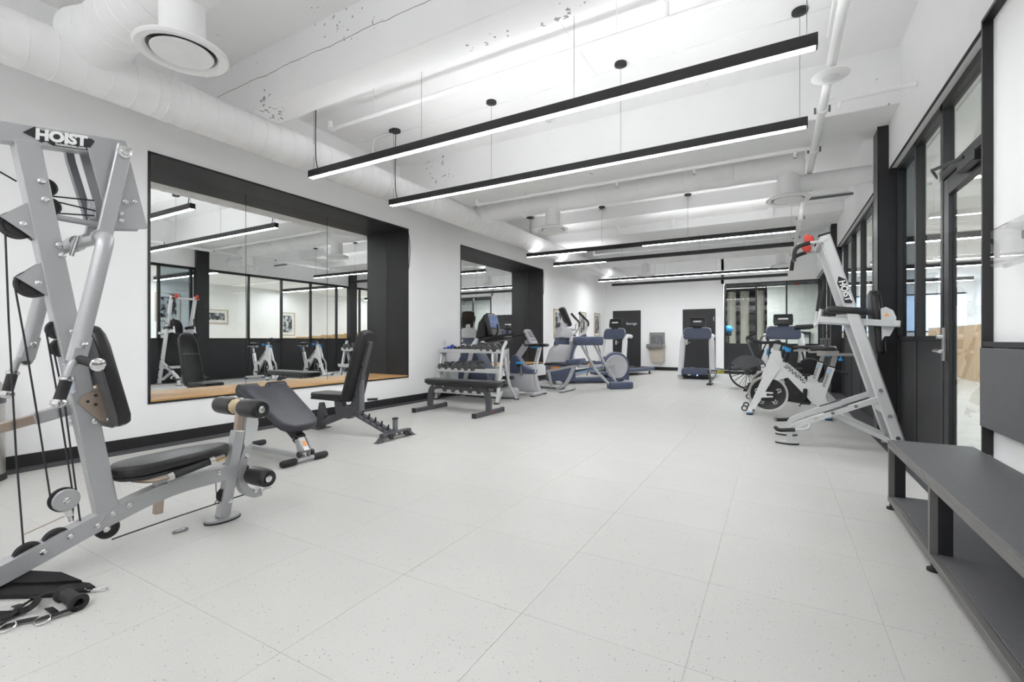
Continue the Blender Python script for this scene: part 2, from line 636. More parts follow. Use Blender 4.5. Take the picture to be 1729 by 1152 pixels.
# floor: a bed with single tiles laid on it
m = MB().bx(-5.8, 1.3, YN - 0.1, YF + 0.05, -0.06, -0.002)
floor = struct('floor', m, 'floor_seam', 'light speckled vinyl tile floor')
tile_me = None
for j in range(-1, 25):
    y0 = 1.645 + (j - 3) * 0.6225
    for i in range(-9, 3):
        x0 = 0.3605 + (i - 1) * 0.6245
        xa, xb = max(x0, XL + 0.01), min(x0 + 0.6245, 1.15)
        if xb - xa < 0.05:
            continue
        if tile_me is None:
            t = ob('tile', MB().bx(-0.3116, 0.3116, -0.3106, 0.3106, -0.006, 0.0), 'floor', floor)
            tile_me = t.data
        else:
            t = bpy.data.objects.new('tile', tile_me)
            COL.objects.link(t)
            t.parent = floor
        t.location = ((xa + xb) / 2, y0 + 0.31125, 0)
        t.scale = ((xb - xa) / 0.6245, 1, 1)
ylast = 1.645 + 22 * 0.6225
m = MB().bx(XL, 1.15, ylast, YF, -0.006, 0.0)
o = ob('tile_field', m, 'floor', floor)
o['kind'] = 'stuff'
m = MB().bx(XL, 1.15, YN, 1.645 - 4 * 0.6225, -0.006, 0.0)
o = ob('tile_field', m, 'floor', floor)
o['kind'] = 'stuff'

# ceiling: slabs with beams and girders
ceil = struct('ceiling', MB().bx(-5.8, 1.4, YN, 3.0, 4.06, 4.35).bx(-5.8, 1.4, 3.0, 5.0, 4.06, 4.35).bx(-5.8, 1.4, 5.0, 6.2, 4.048, 4.35)
              .bx(-5.8, 1.4, 6.2, 10.6, 3.92, 4.35).bx(-5.8, 1.4, 10.6, YF + 0.2, 3.92, 4.35), 'concrete', 'white painted concrete ceiling slab')
ob('beam', MB().bx(-5.62, 1.2, 2.89, 3.20, 3.47, 4.2, 0.008), 'concrete_old', ceil, label='flaking white concrete beam nearest the camera')
ob('girder', MB().bx(-5.62, 1.2, 5.98, 6.90, 3.47, 4.2, 0.008), 'concrete', ceil)
ob('ledge', MB().bx(-5.62, 1.2, 9.62, 10.5, 3.65, 4.0, 0.008), 'concrete', ceil)
ob('girder', MB().bx(-5.62, 1.2, 10.45, 12.0, 3.47, 4.0, 0.008), 'concrete', ceil)
ob('beam', MB().bx(-5.62, 1.2, 14.3, 14.6, 3.62, 4.0, 0.008), 'concrete', ceil)
for x in (-3.1, -1.9, -0.1):
    ob('bracket', MB().prism([(0, 0), (0.16, 0), (0, -0.16)], (x, 10.45, 3.66), (0, -1, 0), (0, 0, 1), 0.09), 'concrete', ceil)
# patch of rougher formwork beside the girder
ob('formwork_patch', MB().bx(-2.1, -1.75, 3.25, 5.0, 4.052, 4.07), 'concrete_old', ceil)

# left wall with two mirror recesses
OP = [(2.325, 6.19), (7.76, 11.605)]
ZB, ZO, DEP = 0.45, 3.02, 0.485
m = MB()
ys = [YN] + [y for p in OP for y in p] + [YF + 0.2]
m.bx(XL - 0.6, XL, YN, YF + 0.2, 0, ZB).bx(XL - 0.6, XL, YN, YF + 0.2, ZO, ZT)
for i in range(0, len(ys), 2):
    m.bx(XL - 0.6, XL, ys[i], ys[i + 1], ZB, ZO)
struct('wall_left', m, 'wall', 'white left wall with two recessed mirrors')
for n_, (y0, y1) in enumerate(OP):
    tr = struct('trim_%d' % (n_ + 1), MB().bx(XL - DEP - 0.03, XL - DEP - 0.012, y0, y1, ZB, ZO), 'black_panel',
                'black lined recess around the %s mirror' % ('nearer', 'farther')[n_])
    ob('top_panel', MB().bx(XL - DEP, XL, y0, y1, ZO - 0.012, ZO), 'black_panel', tr)
    ob('side_panel', MB().bx(XL - DEP, XL, y0, y0 + 0.012, ZB, ZO), 'black_panel', tr)
    ob('side_panel', MB().bx(XL - DEP, XL, y1 - 0.012, y1, ZB, ZO), 'black_panel', tr)
    ob('sill_board', MB().bx(XL - DEP, XL + 0.004, y0 + 0.012, y1 - 0.012, ZB, ZB + 0.022), 'wood', tr, label='oak sill board')
    e = MB().bx(XL - 0.004, XL + 0.008, y0 - 0.012, y1 + 0.012, ZO - 0.012, ZO + 0.012)
    e.bx(XL - 0.004, XL + 0.008, y0 - 0.012, y1 + 0.012, ZB - 0.018, ZB + 0.004)
    e.bx(XL - 0.004, XL + 0.008, y0 - 0.012, y0 + 0.012, ZB, ZO).bx(XL - 0.004, XL + 0.008, y1 - 0.012, y1 + 0.012, ZB, ZO)
    ob('edge_trim', e, 'black_metal', tr)
    c = [(XL + 0.012, y1 - 0.01, ZO - 0.02), (XL + 0.012, y1 + 0.035, ZO - 0.2), (XL + 0.012, y1 + 0.045, ZO - 0.4), (XL + 0.012, y1 + 0.02, ZO - 0.62), (XL + 0.01, y1 + 0.005, ZO - 0.7)]
    ob('loose_cable', MB().tube(rc(c, 0.1), 0.006, 6), 'cable', tr)
    mir = thing('wall_mirror', 'large three-pane wall mirror in the %s black recess' % ('nearer', 'farther')[n_], 'mirror', (XL - DEP, (y0 + y1) / 2, ZB + 0.022), world=True, group='wall mirrors')
    wd = (y1 - y0 - 0.024) / 3
    for k in range(3):
        ob('mirror_pane', MB().bx(XL - DEP - 0.006, XL - DEP, y0 + 0.012 + k * wd + 0.0035, y0 + 0.012 + (k + 1) * wd - 0.0035, ZB + 0.022, ZO - 0.012), 'mirror', mir)
struct('baseboard_left', MB().bx(XL, XL + 0.014, YN, YF, 0, 0.115), 'base')
struct('trim_3', MB().bx(XL + 0.014, XL + 0.19, YN, YF, 0.0, 0.008), 'mat', 'speckled black rubber strip along the left wall')
struct('trim_4', MB().tube([(XL + 0.016, YN, 3.405), (XL + 0.016, YF, 3.405)], 0.012, 8), 'plgrey', 'thin conduit along the left wall, coloured grey as its shadow line')  # grey colour paints in the thin shadow line along the wall

# far wall, doors, glazing
m = MB().bx(XL, -1.52, YF, YF + 0.15, 0, ZT).bx(-1.6, 1.5, YF, YF + 0.15, 2.945, ZT)
struct('wall_far', m, 'wall', 'white far wall with two black doors')
struct('baseboard_far', MB().bx(-4.25, -2.83, YF - 0.014, YF, 0, 0.115).bx(-1.76, -1.52, YF - 0.014, YF, 0, 0.115).bx(XL, -5.32, YF - 0.014, YF, 0, 0.115), 'base')
d = struct('door_2', MB().bx(-5.30, -4.27, YF - 0.02, YF, 0, 2.15), 'black_metal', 'flush black storage door on the far wall')
ob('door_leaf', MB().bx(-5.25, -4.32, YF - 0.032, YF - 0.012, 0.01, 2.10), 'black_panel', d)
ob('lettering', textmesh('Storage', 0.13, (-4.60, YF - 0.034, 1.67), (1, 0, 0), (0, 0, 1), 0.002), 'print_white', d)
ob('handle', MB().box((-5.17, YF - 0.045, 0.98), (0.06, 0.025, 0.16)).cyl((-5.17, YF - 0.07, 0.98), (-5.05, YF - 0.07, 0.98), 0.011), 'steel', d)
d = struct('door_3', MB().bx(-2.82, -1.775, YF - 0.02, YF, 0, 2.13), 'black_metal', 'flush black door beside the drinking fountain')
ob('door_leaf', MB().bx(-2.76, -1.83, YF - 0.034, YF - 0.012, 0.01, 2.08), 'black_panel', d)
ob('handle', MB().box((-2.70, YF - 0.05, 1.0), (0.10, 0.03, 0.18)).cyl((-2.70, YF - 0.08, 0.98), (-2.56, YF - 0.08, 0.98), 0.014), 'steel', d)
ob('hinge', MB().bx(-1.84, -1.815, YF - 0.042, YF - 0.03, 1.72, 1.86), 'steel', d)
w3 = struct('window_3', MB().bx(-1.50, 1.16, YF + 0.0, YF + 0.06, 2.90, 2.945), 'black_metal', 'black framed glazing in the far wall')
for x in (-1.485, -0.56, 0.285, 1.14):
    ob('mullion', MB().bx(x - 0.024, x + 0.024, YF - 0.01, YF + 0.06, 0.0, 2.92), 'black_metal', w3)
for x0, x1 in ((-1.46, -0.585), (-0.535, 0.26), (0.31, 1.115)):
    ob('pane', MB().bx(x0, x1, YF + 0.03, YF + 0.036, 0.95, 2.90), 'glass', w3)
    ob('lower_panel', MB().bx(x0, x1, YF + 0.0, YF + 0.04, 0.0, 0.93), 'black_panel', w3)
ob('sill_bar', MB().bx(-1.5, 1.16, YF - 0.012, YF + 0.05, 0.92, 0.96), 'black_metal', w3)

# back wall behind the camera
struct('wall_back', MB().bx(-6.2, 1.5, YN - 0.15, YN, 0, ZT), 'wall')

# right wall: bulkhead, columns, glazing
struct('wall_right', MB().bx(1.083, 1.45, YN, YF + 0.15, 2.985, ZT).bx(1.11, 1.45, YN, 3.76, 0, 2.985), 'bulkhead', 'white bulkhead above the black framed glazing')
struct('trim_5', MB().bx(1.083, 1.10, 3.78, YF, 2.975, 2.985).bx(0.945, 1.155, 3.95, YF, 0.0, 0.008), 'mat', 'speckled black rubber strip along the right wall')
for n_, y0 in enumerate((6.53, 11.57)):
    cm = MB().bx(0.99, 1.16, y0, y0 + 0.012, 0, 3.47).bx(0.99, 1.16, y0 + 0.30, y0 + 0.312, 0, 3.47).bx(1.06, 1.07, y0, y0 + 0.31, 0, 3.47)
    cm = MB().bx(0.99, 1.17, y0, y0 + 0.31, 0, 3.47, 0.004)
    c = struct('trim_%d' % (6 + n_), cm, 'black_metal', 'black steel column %s' % ('nearer the glass door', 'toward the far wall')[n_])
    ob('flange', MB().bx(0.982, 0.99, y0 - 0.004, y0 + 0.018, 0, 3.47), 'black_metal', c)

def mullion(p, y, z0=0.0, z1=2.985, wy=0.06):
    return ob('mullion', MB().bx(1.15, 1.222, y, y + wy, z0, z1, 0.003), 'black_metal', p)

w1 = struct('window_1', MB().bx(1.15, 1.222, 3.80, 6.53, 2.925, 2.985, 0.003), 'black_metal', 'black framed glazing between the glass door and the column')
for y in (6.455, 5.715, 4.905):
    mullion(w1, y)
for y0, y1, g in ((5.775, 6.455, 'glass_dark'), (4.965, 5.715, 'glass')):
    ob('pane', MB().bx(1.19, 1.196, y0, y1, 1.13, 2.925), g, w1)
    ob('lower_panel', MB().bx(1.158, 1.20, y0 - 0.03, y1 + 0.03, 0.0, 1.085, 0.003), 'black_panel', w1)
    ob('sill_bar', MB().bx(1.15, 1.222, y0 - 0.03, y1 + 0.03, 1.085, 1.13, 0.003), 'black_metal', w1)
ob('transom_bar', MB().bx(1.15, 1.222, 3.83, 4.91, 2.36, 2.43, 0.003), 'black_metal', w1)
ob('pane', MB().bx(1.19, 1.196, 3.86, 4.90, 2.43, 2.925), 'glass', w1)
mullion(w1, 3.80)

d1 = struct('door_1', MB().bx(1.155, 1.205, 4.78, 4.90, 0.01, 2.35, 0.003), 'black_metal', 'black framed glass door')
ob('stile', MB().bx(1.155, 1.205, 3.865, 3.985, 0.01, 2.35, 0.003), 'black_metal', d1)
ob('top_rail', MB().bx(1.155, 1.205, 3.985, 4.78, 2.22, 2.35, 0.003), 'black_metal', d1)
ob('bottom_rail', MB().bx(1.155, 1.205, 3.985, 4.78, 0.01, 0.13, 0.003), 'black_metal', d1)
ob('pane', MB().bx(1.177, 1.183, 3.985, 4.78, 0.13, 2.22), 'glass', d1)
h = ob('handle_plate', MB().bx(1.135, 1.155, 4.83, 4.875, 0.93, 1.19, 0.004), 'steel', d1)
ob('lever', MB().cyl((1.14, 4.852, 1.01), (1.085, 4.852, 1.01), 0.014).tube(rc([(1.085, 4.852, 1.01), (1.08, 4.83, 1.01), (1.085, 4.70, 1.005)], 0.02), 0.013), 'chrome', h)
ob('lock_cylinder', MB().cyl((1.135, 4.852, 1.12), (1.10, 4.852, 1.12), 0.022), 'chrome', h)
cl = ob('closer_body', MB().bx(1.095, 1.155, 4.05, 4.36, 2.25, 2.32, 0.008), 'black_metal', d1)
ob('closer_arm', MB().beam((1.10, 4.24, 2.33), (1.02, 4.62, 2.37), 0.012, 0.024).beam((1.02, 4.62, 2.375), (1.13, 4.96, 2.40), 0.012, 0.024), 'black_metal', cl)

w2 = struct('window_2', MB().bx(1.15, 1.222, 6.84, YF, 2.925, 2.985, 0.003), 'black_metal', 'black framed glazing beyond the column')
ymul = [6.84, 7.98, 9.02, 10.06, 11.10, 12.14, 13.35, 14.56, 15.77, 16.94]
for y in ymul:
    mullion(w2, y)
for a_, b_ in zip(ymul[:-1], ymul[1:]):
    ob('pane', MB().bx(1.19, 1.196, a_ + 0.06, b_, 1.13, 2.925), 'glass', w2)
    ob('lower_panel', MB().bx(1.158, 1.20, a_ + 0.032, b_ + 0.028, 0.0, 1.085, 0.003), 'black_panel', w2)
ob('sill_bar', MB().bx(1.15, 1.222, 6.84, YF, 1.085, 1.13, 0.003), 'black_metal', w2)

# black frame round the white wall field beside the bench, with its dark panel
f = MB().bx(1.06, 1.11, 3.765, 3.785, 0.42, 2.99).bx(1.06, 1.11, -1.2, 3.785, 2.972, 2.992).bx(1.06, 1.11, -1.2, -1.18, 0.42, 2.99)
fr = struct('trim_8', f, 'black_metal', 'thin deep black frame round the white wall field by the bench')
ob('wall_field', MB().bx(1.108, 1.116, -1.18, 3.765, 0.0, 2.972), 'wall', fr)
ob('ledge_bar', MB().bx(1.06, 1.11, -1.18, 3.785, 1.055, 1.085, 0.002), 'black_metal', fr)
ob('dark_panel', MB().bx(1.055, 1.075, -1.1, 3.79, 0.585, 1.05, 0.003), 'graphite', fr, label='dark graphite panel above the bench')

# ---------------------------------------------------------------- side room behind the right glazing
struct('floor_side', MB().bx(1.3, 6.2, -2, 24, -0.06, -0.004), mat('side_floor', (0.62, 0.60, 0.55), 0.4, vary=0.1, scale=3))
struct('ceiling_side', MB().bx(1.46, 6.2, -2, 24, 3.15, 3.3), 'white')
struct('wall_side', MB().bx(6.0, 6.2, -2, 24, 0, 3.3), 'wall', 'white wall of the next room, hung with pictures')
sw = struct('wall_side_end', MB().bx(1.3, 6.2, 22.0, 22.2, 0, 1.35).bx(1.3, 6.2, 22.0, 22.2, 2.75, 3.3).bx(1.3, 2.0, 22.0, 22.2, 1.35, 2.75).bx(5.8, 6.2, 22.0, 22.2, 1.35, 2.75), 'wall')
win = struct('window_4', MB().bx(2.0, 5.8, 22.02, 22.08, 1.35, 1.40).bx(2.0, 5.8, 22.02, 22.08, 2.70, 2.75).bx(3.85, 3.92, 22.02, 22.08, 1.35, 2.75), 'black_metal', 'bright window at the end of the next room')
ob('pane', MB().bx(2.0, 5.8, 22.10, 22.11, 1.35, 2.75), 'sky', win)
struct('wall_side_back', MB().bx(1.45, 6.2, -2.2, -2.0, 0, 3.3), 'wall')
pt = thing('wood_partition', 'low oak clad partition in the room behind the glazing', 'partition', (4.6, 14.0, 0), world=True)
k = 0
for y in [9.0 + 0.6 * i for i in range(20)]:
    ob('plank', MB().bx(4.55, 4.62, y, y + 0.592, 0, 1.0 + 0.04 * k), 'wood2', pt)
    k = min(k + 1, 12)
for i, y in enumerate((3.0, 7.5, 12.0, 16.5, 20.6)):  # the last light is added to brighten the far end of the side room
    t = thing('side_room_light', 'slim ceiling light in the room behind the glazing, number %s from the door' % ('one', 'two', 'three', 'four', 'five, added as fill,')[i], 'light', (3.6, y, 3.0), world=True, group='side room lights')
    ob('housing', MB().bx(1.75, 5.6, y, y + 0.10, 3.035, 3.15), 'black_metal', t)
    ob('diffuser', MB().bx(1.76, 5.59, y + 0.005, y + 0.095, 3.028, 3.036), 'lamp2', t)

def picture(name, label, c, n_, w_, h_, ph, mw=0.09):
    """framed picture; c centre on the wall, n_ wall normal"""
    c, n_ = V(c), V(n_)
    t = thing(name, label, 'picture', c, world=True, group='framed pictures')
    a = V((0, 0, 1)).cross(n_).normalized()
    u = V((0, 0, 1))
    R = Matrix((a, u, n_)).transposed()
    for s_ in (-1, 1):
        ob('frame_bar', MB().box(c + a * s_ * (w_ / 2) + n_ * 0.015, (0.03, h_ + 0.03, 0.03), R, 0.003), 'oak', t)
        ob('frame_bar', MB().box(c + u * s_ * (h_ / 2) + n_ * 0.015, (w_ - 0.03, 0.03, 0.03), R, 0.003), 'oak', t)
    ob('mat_board', MB().box(c + n_ * 0.006, (w_ - 0.03, h_ - 0.03, 0.01), R), 'paper', t)
    ob('print', MB().box(c + n_ * 0.013, (w_ - 2 * mw, h_ - 2 * mw, 0.003), R), ph, t)
    return t
picture('framed_picture', 'oak framed tall picture partly behind the elliptical console', (XL, 12.62, 1.55), (1, 0, 0), 0.60, 0.84, 'photo1')
picture('framed_picture', 'oak framed portrait picture, middle one on the left wall', (XL, 14.62, 1.60), (1, 0, 0), 0.55, 0.78, 'photo2')
picture('framed_picture', 'oak framed portrait picture nearest the storage door', (XL, 16.05, 1.62), (1, 0, 0), 0.55, 0.80, 'photo2')
for i, (y, z, w_, h_, ph, lb) in enumerate(((6.35, 2.25, 1.2, 0.85, 'photo1', 'wide picture with dark skyline in the next room'), (8.1, 2.2, 0.75, 0.95, 'photo2', 'portrait picture right of the skyline picture'),
        (9.7, 1.95, 0.8, 0.5, 'photo1', 'small landscape picture beside the portrait in the next room'), (6.0, 1.45, 0.6, 0.75, 'paper', 'pale picture under the skyline picture'),
        (12.6, 1.75, 0.65, 0.95, 'photo2', 'single portrait picture beyond the column in the next room'))):
    picture('framed_picture', lb, (6.0, y, z), (-1, 0, 0), w_, h_, ph, 0.12)

# ---------------------------------------------------------------- lobby behind the far glazing
struct('floor_lobby', MB().bx(-6, 1.4, YF + 0.05, 24, -0.06, -0.004), mat('lobby_floor', (0.35, 0.34, 0.31), 0.35, vary=0.1))
struct('ceiling_lobby', MB().bx(-6, 1.4, YF + 0.15, 24, 3.0, 3.2), 'lobbydark')
struct('wall_lobby', MB().bx(-6, 1.4, 23.9, 24.1, 0, 3.2).bx(-6, -5.9, YF, 24, 0, 3.2).bx(1.28, 1.45, YF + 0.15, 24, 0, 3.3), 'lobby')
struct('wall_lobby_partition', MB().bx(-0.28, 1.3, 19.0, 19.1, 0, 3.0), mat('lobby_board', (0.66, 0.67, 0.63), 0.6), 'pale partition wall behind the far glazing')
rp = thing('lobby_rail', 'dark handrail along the lobby partition', 'rail', (0.5, 18.9, 0), world=True)
ob('rail', MB().beam((-0.2, 18.92, 1.42), (1.0, 18.92, 1.30), 0.05, 0.10), 'lobbydark', rp)
ob('post', MB().bx(0.98, 1.03, 18.9, 18.95, 0, 1.36), 'lobbydark', rp)
for i, x in enumerate((-1.55, -1.08, -0.55)):
    mb = MB()
    t = thing('lobby_column', 'cream fluted column in the lobby, %s of three' % ('leftmost', 'middle', 'rightmost')[i], 'column', (x, 20.5, 0), group='lobby columns')
    prof = [(0.15 + 0.012 * (k % 2)) for k in range(24)]
    ob('shaft', MB().prism([(prof[k] * math.cos(2 * PI * k / 24), prof[k] * math.sin(2 * PI * k / 24)) for k in range(24)], (0, 0, 0.12), (1, 0, 0), (0, 1, 0), 2.86, False), 'cream', t)
    ob('base', MB().lathe([(0.19, 0), (0.19, 0.08), (0.165, 0.12)], (0, 0, 0)), 'cream', t)
t = thing('lobby_bulkhead', 'dark horizontal lobby shelving bands behind the columns', 'shelf', (-1.4, 22.4, 0))
for z in (0.9, 1.35, 1.8, 2.25, 2.62):
    ob('shelf_board', MB().box((0, 0, z), (3.2, 0.3, 0.16)), 'lobbydark', t)
for x in (-1.55, 1.55):
    ob('upright', MB().box((x, 0, 1.36), (0.08, 0.3, 2.72)), 'lobbydark', t)
t = thing('lobby_fill_light', 'added fill light panel above the far glazing, out of sight, for the lobby', 'light', (-0.9, 17.36, 2.98))  # added panel, kept out of sight above the glazing, to light the lobby
ob('frame', MB().box((0, 0, 0.03), (1.9, 0.3, 0.03)), 'lobbydark', t)
ob('diffuser', MB().box((0, 0, -0.004), (1.84, 0.24, 0.008)), 'lamp2', t)
t = thing('exit_sign', 'small red sign on the far glazing', 'sign', (0.57, YF + 0.07, 2.83))
ob('sign_face', MB().box((0, 0, 0), (0.13, 0.02, 0.06), None, 0.004), 'redsign', t)
ob('hanger', MB().box((0, 0, 0.045), (0.03, 0.012, 0.04)), 'lobbydark', t)
t = thing('wall_clock', 'small round black disc on the lobby partition', 'clock', (0.62, 18.99, 1.42))
ob('face', MB().lathe([(0.085, 0), (0.085, 0.02), (0.07, 0.03)], (0, 0, 0), (0, -1, 0)), 'plblack', t)
t = thing('exercise_ball', 'blue exercise ball on a black rack behind the far glazing', 'ball', (-1.42, 17.55, 1.30))
ob('ball', MB().ball((0, 0, 0.14), 0.14, 20), 'blue', t)
t = thing('ball_rack', 'small black rack carrying the blue exercise ball', 'rack', (-1.42, 17.55, 0))
ob('post', MB().cyl((0, 0, 0.03), (0, 0, 1.24), 0.02), 'plblack', t)
ob('foot', MB().lathe([(0.16, 0), (0.16, 0.03)], (0, 0, 0)), 'plblack', t)
ob('ring', MB().torus((0, 0, 1.31), (0, 0, 1), 0.10, 0.015).cyl((0, 0, 1.22), (0, 0, 1.28), 0.1), 'plblack', t)

# ================================================================== lights and services
def pendant(label, x0, x1, y, slab_z, tops=None, lit=((0, 1),)):
    """lit: stretches of the length whose lamps burn; the others are dark"""
    zt, hh, dd = 3.08, 0.082, 0.075
    t = thing('pendant_light', label, 'light', ((x0 + x1) / 2, y + dd / 2, zt - hh - 0.008), group='linear pendant lights', world=True)
    ob('housing', MB().bx(x0, x1, y, y + dd, zt - hh, zt, 0.002), 'black_metal', t)
    xa, xb = x0 + 0.012, x1 - 0.012
    cuts = sorted(set([0.0, 1.0] + [f for r_ in lit for f in r_]))
    for f0, f1 in zip(cuts[:-1], cuts[1:]):
        on = any(r_[0] <= f0 and f1 <= r_[1] for r_ in lit)
        p0, p1 = xa + (xb - xa) * f0, xa + (xb - xa) * f1
        ob('diffuser', MB().bx(p0, p1, y + 0.009, y + dd - 0.009, zt - hh - 0.002, zt - hh + 0.004, 0.001), ('lampfar' if y > 8 else 'lamp') if on else 'plblack', t)
        if on:
            ob('uplight', MB().bx(p0 + (0.02 if y > 8 else 0.7), p1 - 0.02, y + 0.02, y + dd - 0.02, zt - 0.003, zt + 0.003), 'lampback' if y < 0 else 'lampup', t)
    for k in range(4):
        x = x0 + 0.06 + (x1 - x0 - 0.12) * k / 3
        ob('suspension_wire', MB().cyl((x, y + dd / 2, zt), (x, y + dd / 2, slab_z - 0.03), 0.0022, n=5), 'mdgrey', t)
        if tops:
            ob('canopy', MB().lathe([(0.055, -0.03), (0.065, -0.024), (0.065, 0.0)], (x, y + dd / 2, slab_z), n=20), 'black_metal', t)
    xc = x0 + 0.10
    ob('power_cord', MB().tube(rc([(xc + 0.03, y + dd / 2, zt - 0.001), (xc - 0.005, y + dd / 2, zt + 0.12), (xc - 0.012, y + dd / 2, zt + 0.4), (xc, y + dd / 2, slab_z - 0.03)], 0.1), 0.006, 6), 'cable', t)
    ob('canopy', MB().lathe([(0.06, -0.035), (0.07, -0.028), (0.07, 0.0)], (xc, y + dd / 2, slab_z), n=20), 'black_metal', t)
    return t
pendant('long black linear pendant light nearest the camera in view', -4.78, 0.235, 3.575, 4.06, True)
pendant('long black linear pendant light, second from the camera', -4.78, 0.245, 4.885, 4.06, True)
pendant('long black linear pendant light, third from the camera', -5.02, 0.300, 9.53, 3.92, True, ((0, 0.27), (0.50, 1.0)))
pendant('long black linear pendant light, fourth from the camera', -5.03, 0.315, 11.04, 3.47, False, ((0, 0.26),))
pendant('long black linear pendant light, fifth from the camera', -5.09, 0.30, 14.75, 3.92, False)
pendant('long black linear pendant light, last before the far wall', -5.10, 0.30, 16.20, 3.92, False, ())
pendant('long black linear pendant light behind the camera, farther one', -4.78, 0.235, -2.0, 4.06, True)
pendant('long black linear pendant light behind the camera, nearer one', -4.78, 0.235, -0.6, 4.06, True)

# main duct along the left wall
DX, DZ, DR = -4.90, 3.315, 0.195
t = thing('main_duct', 'long white spiral duct along the top of the left wall', 'duct', (DX, 5.0, DZ), world=True)
ob('pipe', MB().tube([(DX, YN + 0.01, DZ), (DX, YF - 0.3, DZ)], DR, 28), 'duct', t)
sm = ob('seam', MB().torus((DX, 5.0, DZ), (0, 1, 0), DR + 0.001, 0.0045, 28, 5), 'duct', t)
y = YN + 0.2
while y < 9:
    if abs(y - 5.0) > 0.05:
        c = sm.copy()
        COL.objects.link(c)
        c.location = (0, y - 5.0, 0)
    y += 0.165
for yy in (2.15, 2.32, 7.0, 7.6):
    ob('joint_band', MB().tube([(DX, yy - 0.03, DZ), (DX, yy + 0.03, DZ)], DR + 0.006, 28), 'duct', t)
for yy in (1.61, 7.35, 13.95):
    ob('end_collar' if False else 'strap', MB().bx(DX - 0.015, DX + 0.015, yy + 0.62, yy + 0.65, DZ + DR - 0.01, 3.9), 'duct', t)

def branch(label, y, xe, r=0.20, z=3.50, x0=-4.88):
    t = thing('branch_duct', label, 'duct', (x0, y, z), world=True, group='branch ducts')
    ob('pipe', MB().tube([(x0, y, z), (xe, y, z)], r, 28), 'duct', t)
    ob('saddle', MB().tube([(x0 + 0.10, y, z), (x0 + 0.30, y, z)], [r + 0.05, r + 0.006], 28), 'duct', t)
    for k in range(1, 7):
        x = x0 + 0.35 + (xe - x0 - 0.5) * k / 7
        ob('seam', MB().torus((x, y, z), (1, 0, 0), r + 0.001, 0.0045, 28, 5), 'duct', t)
    ob('end_cap', MB().lathe([(r, 0), (r, 0.02), (r * 0.98, 0.026), (0.001, 0.03)], (xe, y, z), (1, 0, 0), 28), 'duct', t)
branch('white branch duct nearest the camera, off the left wall duct', 1.61, -3.22)
branch('white branch duct across the room behind the second light', 7.36, 0.30)
branch('white branch duct across the room near the far wall', 13.95, 0.30)
t = thing('branch_duct', 'short narrow white duct running into the right bulkhead', 'duct', (0.7, 7.5, 3.2), world=True, group='branch ducts')
ob('pipe', MB().tube([(0.28, 7.45, 3.22), (1.075, 7.45, 3.22)], 0.11, 24), 'duct', t)
ob('wall_collar', MB().torus((1.07, 7.45, 3.22), (1, 0, 0), 0.122, 0.014), 'duct', t)

def diffuser(label, x, y, zt=3.36):
    t = thing('round_diffuser', label, 'air vent', (x, y, 2.99), group='round ceiling diffusers')
    ob('neck', MB().tube([(0, 0, 0.06), (0, 0, zt - 2.99)], 0.13, 26), 'duct', t)
    ob('ring', MB().lathe([(0.135, 0.07), (0.20, 0.05), (0.262, 0.018), (0.268, 0.006), (0.255, -0.008), (0.215, -0.004), (0.198, 0.012), (0.195, 0.05), (0.135, 0.062)], (0, 0, 0), n=36), 'duct', t)
    ob('plate', MB().lathe([(0.001, -0.010), (0.172, -0.006), (0.178, 0.004), (0.17, 0.012), (0.001, 0.014)], (0, 0, 0), n=36), 'white', t)
    ob('gap', MB().lathe([(0.192, 0.03), (0.192, 0.034), (0.001, 0.034)], (0, 0, 0), n=28), 'dkgrey', t)
diffuser('round white diffuser nearest the camera', -3.42, 1.61)
diffuser('round white diffuser on the middle duct, left of its pair', -3.36, 7.36)
diffuser('round white diffuser on the middle duct, right of its pair', 0.14, 7.36)
diffuser('round white diffuser near the far wall, left of its pair', -3.35, 13.95)
diffuser('round white diffuser near the far wall, right of its pair', 0.12, 13.95)

# sprinkler pipes
t = thing('sprinkler_main', 'white sprinkler main running the length of the room', 'pipe', (0.395, 6, 3.36), world=True)
ob('pipe', MB().tube([(0.395, YN + 0.05, 3.36), (0.395, YF - 0.05, 3.36)], 0.036, 14), 'white', t)
for yy in (0.6, 3.3, 5.5, 6.62, 8.3, 10.2, 12.12, 14.6):
    c = ob('coupling', MB().tube([(0.395, yy - 0.045, 3.36), (0.395, yy + 0.045, 3.36)], 0.05, 14), 'white', t)
    ob('bolt', MB().cyl((0.455, yy, 3.33), (0.455, yy, 3.39), 0.010, n=8).cyl((0.335, yy, 3.33), (0.335, yy, 3.39), 0.010, n=8), 'mdgrey', c)
for yy in (1.0, 4.3, 8.6, 12.6, 15.2):
    ob('hanger_rod', MB().cyl((0.395, yy, 3.39), (0.395, yy, 3.92 if yy > 6 else 4.06), 0.005, n=6), 'white', t)

def xpipe(label, x0, x1, y, z, rods, slab, heads=()):
    t = thing('sprinkler_pipe', label, 'pipe', ((x0 + x1) / 2, y, z), world=True, group='sprinkler branch pipes')
    ob('pipe', MB().tube([(x0, y, z), (x1, y, z)], 0.024, 12), 'white', t)
    ob('elbow', MB().tube(rc([(x0 + 0.06, y, z), (x0, y, z), (x0, y, z + 0.10)], 0.05), 0.031, 12), 'white', t)
    for x in rods:
        ob('hanger_rod', MB().cyl((x, y, z + 0.02), (x, y, slab), 0.004, n=6), 'white', t)
    for x in heads:
        h_ = ob('sprinkler_head', MB().cyl((x, y, z - 0.02), (x, y, z - 0.05), 0.022, n=10).cyl((x, y, z - 0.05), (x, y, z - 0.085), 0.012, n=8), 'white', t)
        ob('deflector', MB().lathe([(0.022, 0), (0.022, 0.004)], (x, y, z - 0.09), n=12), 'steel', h_)
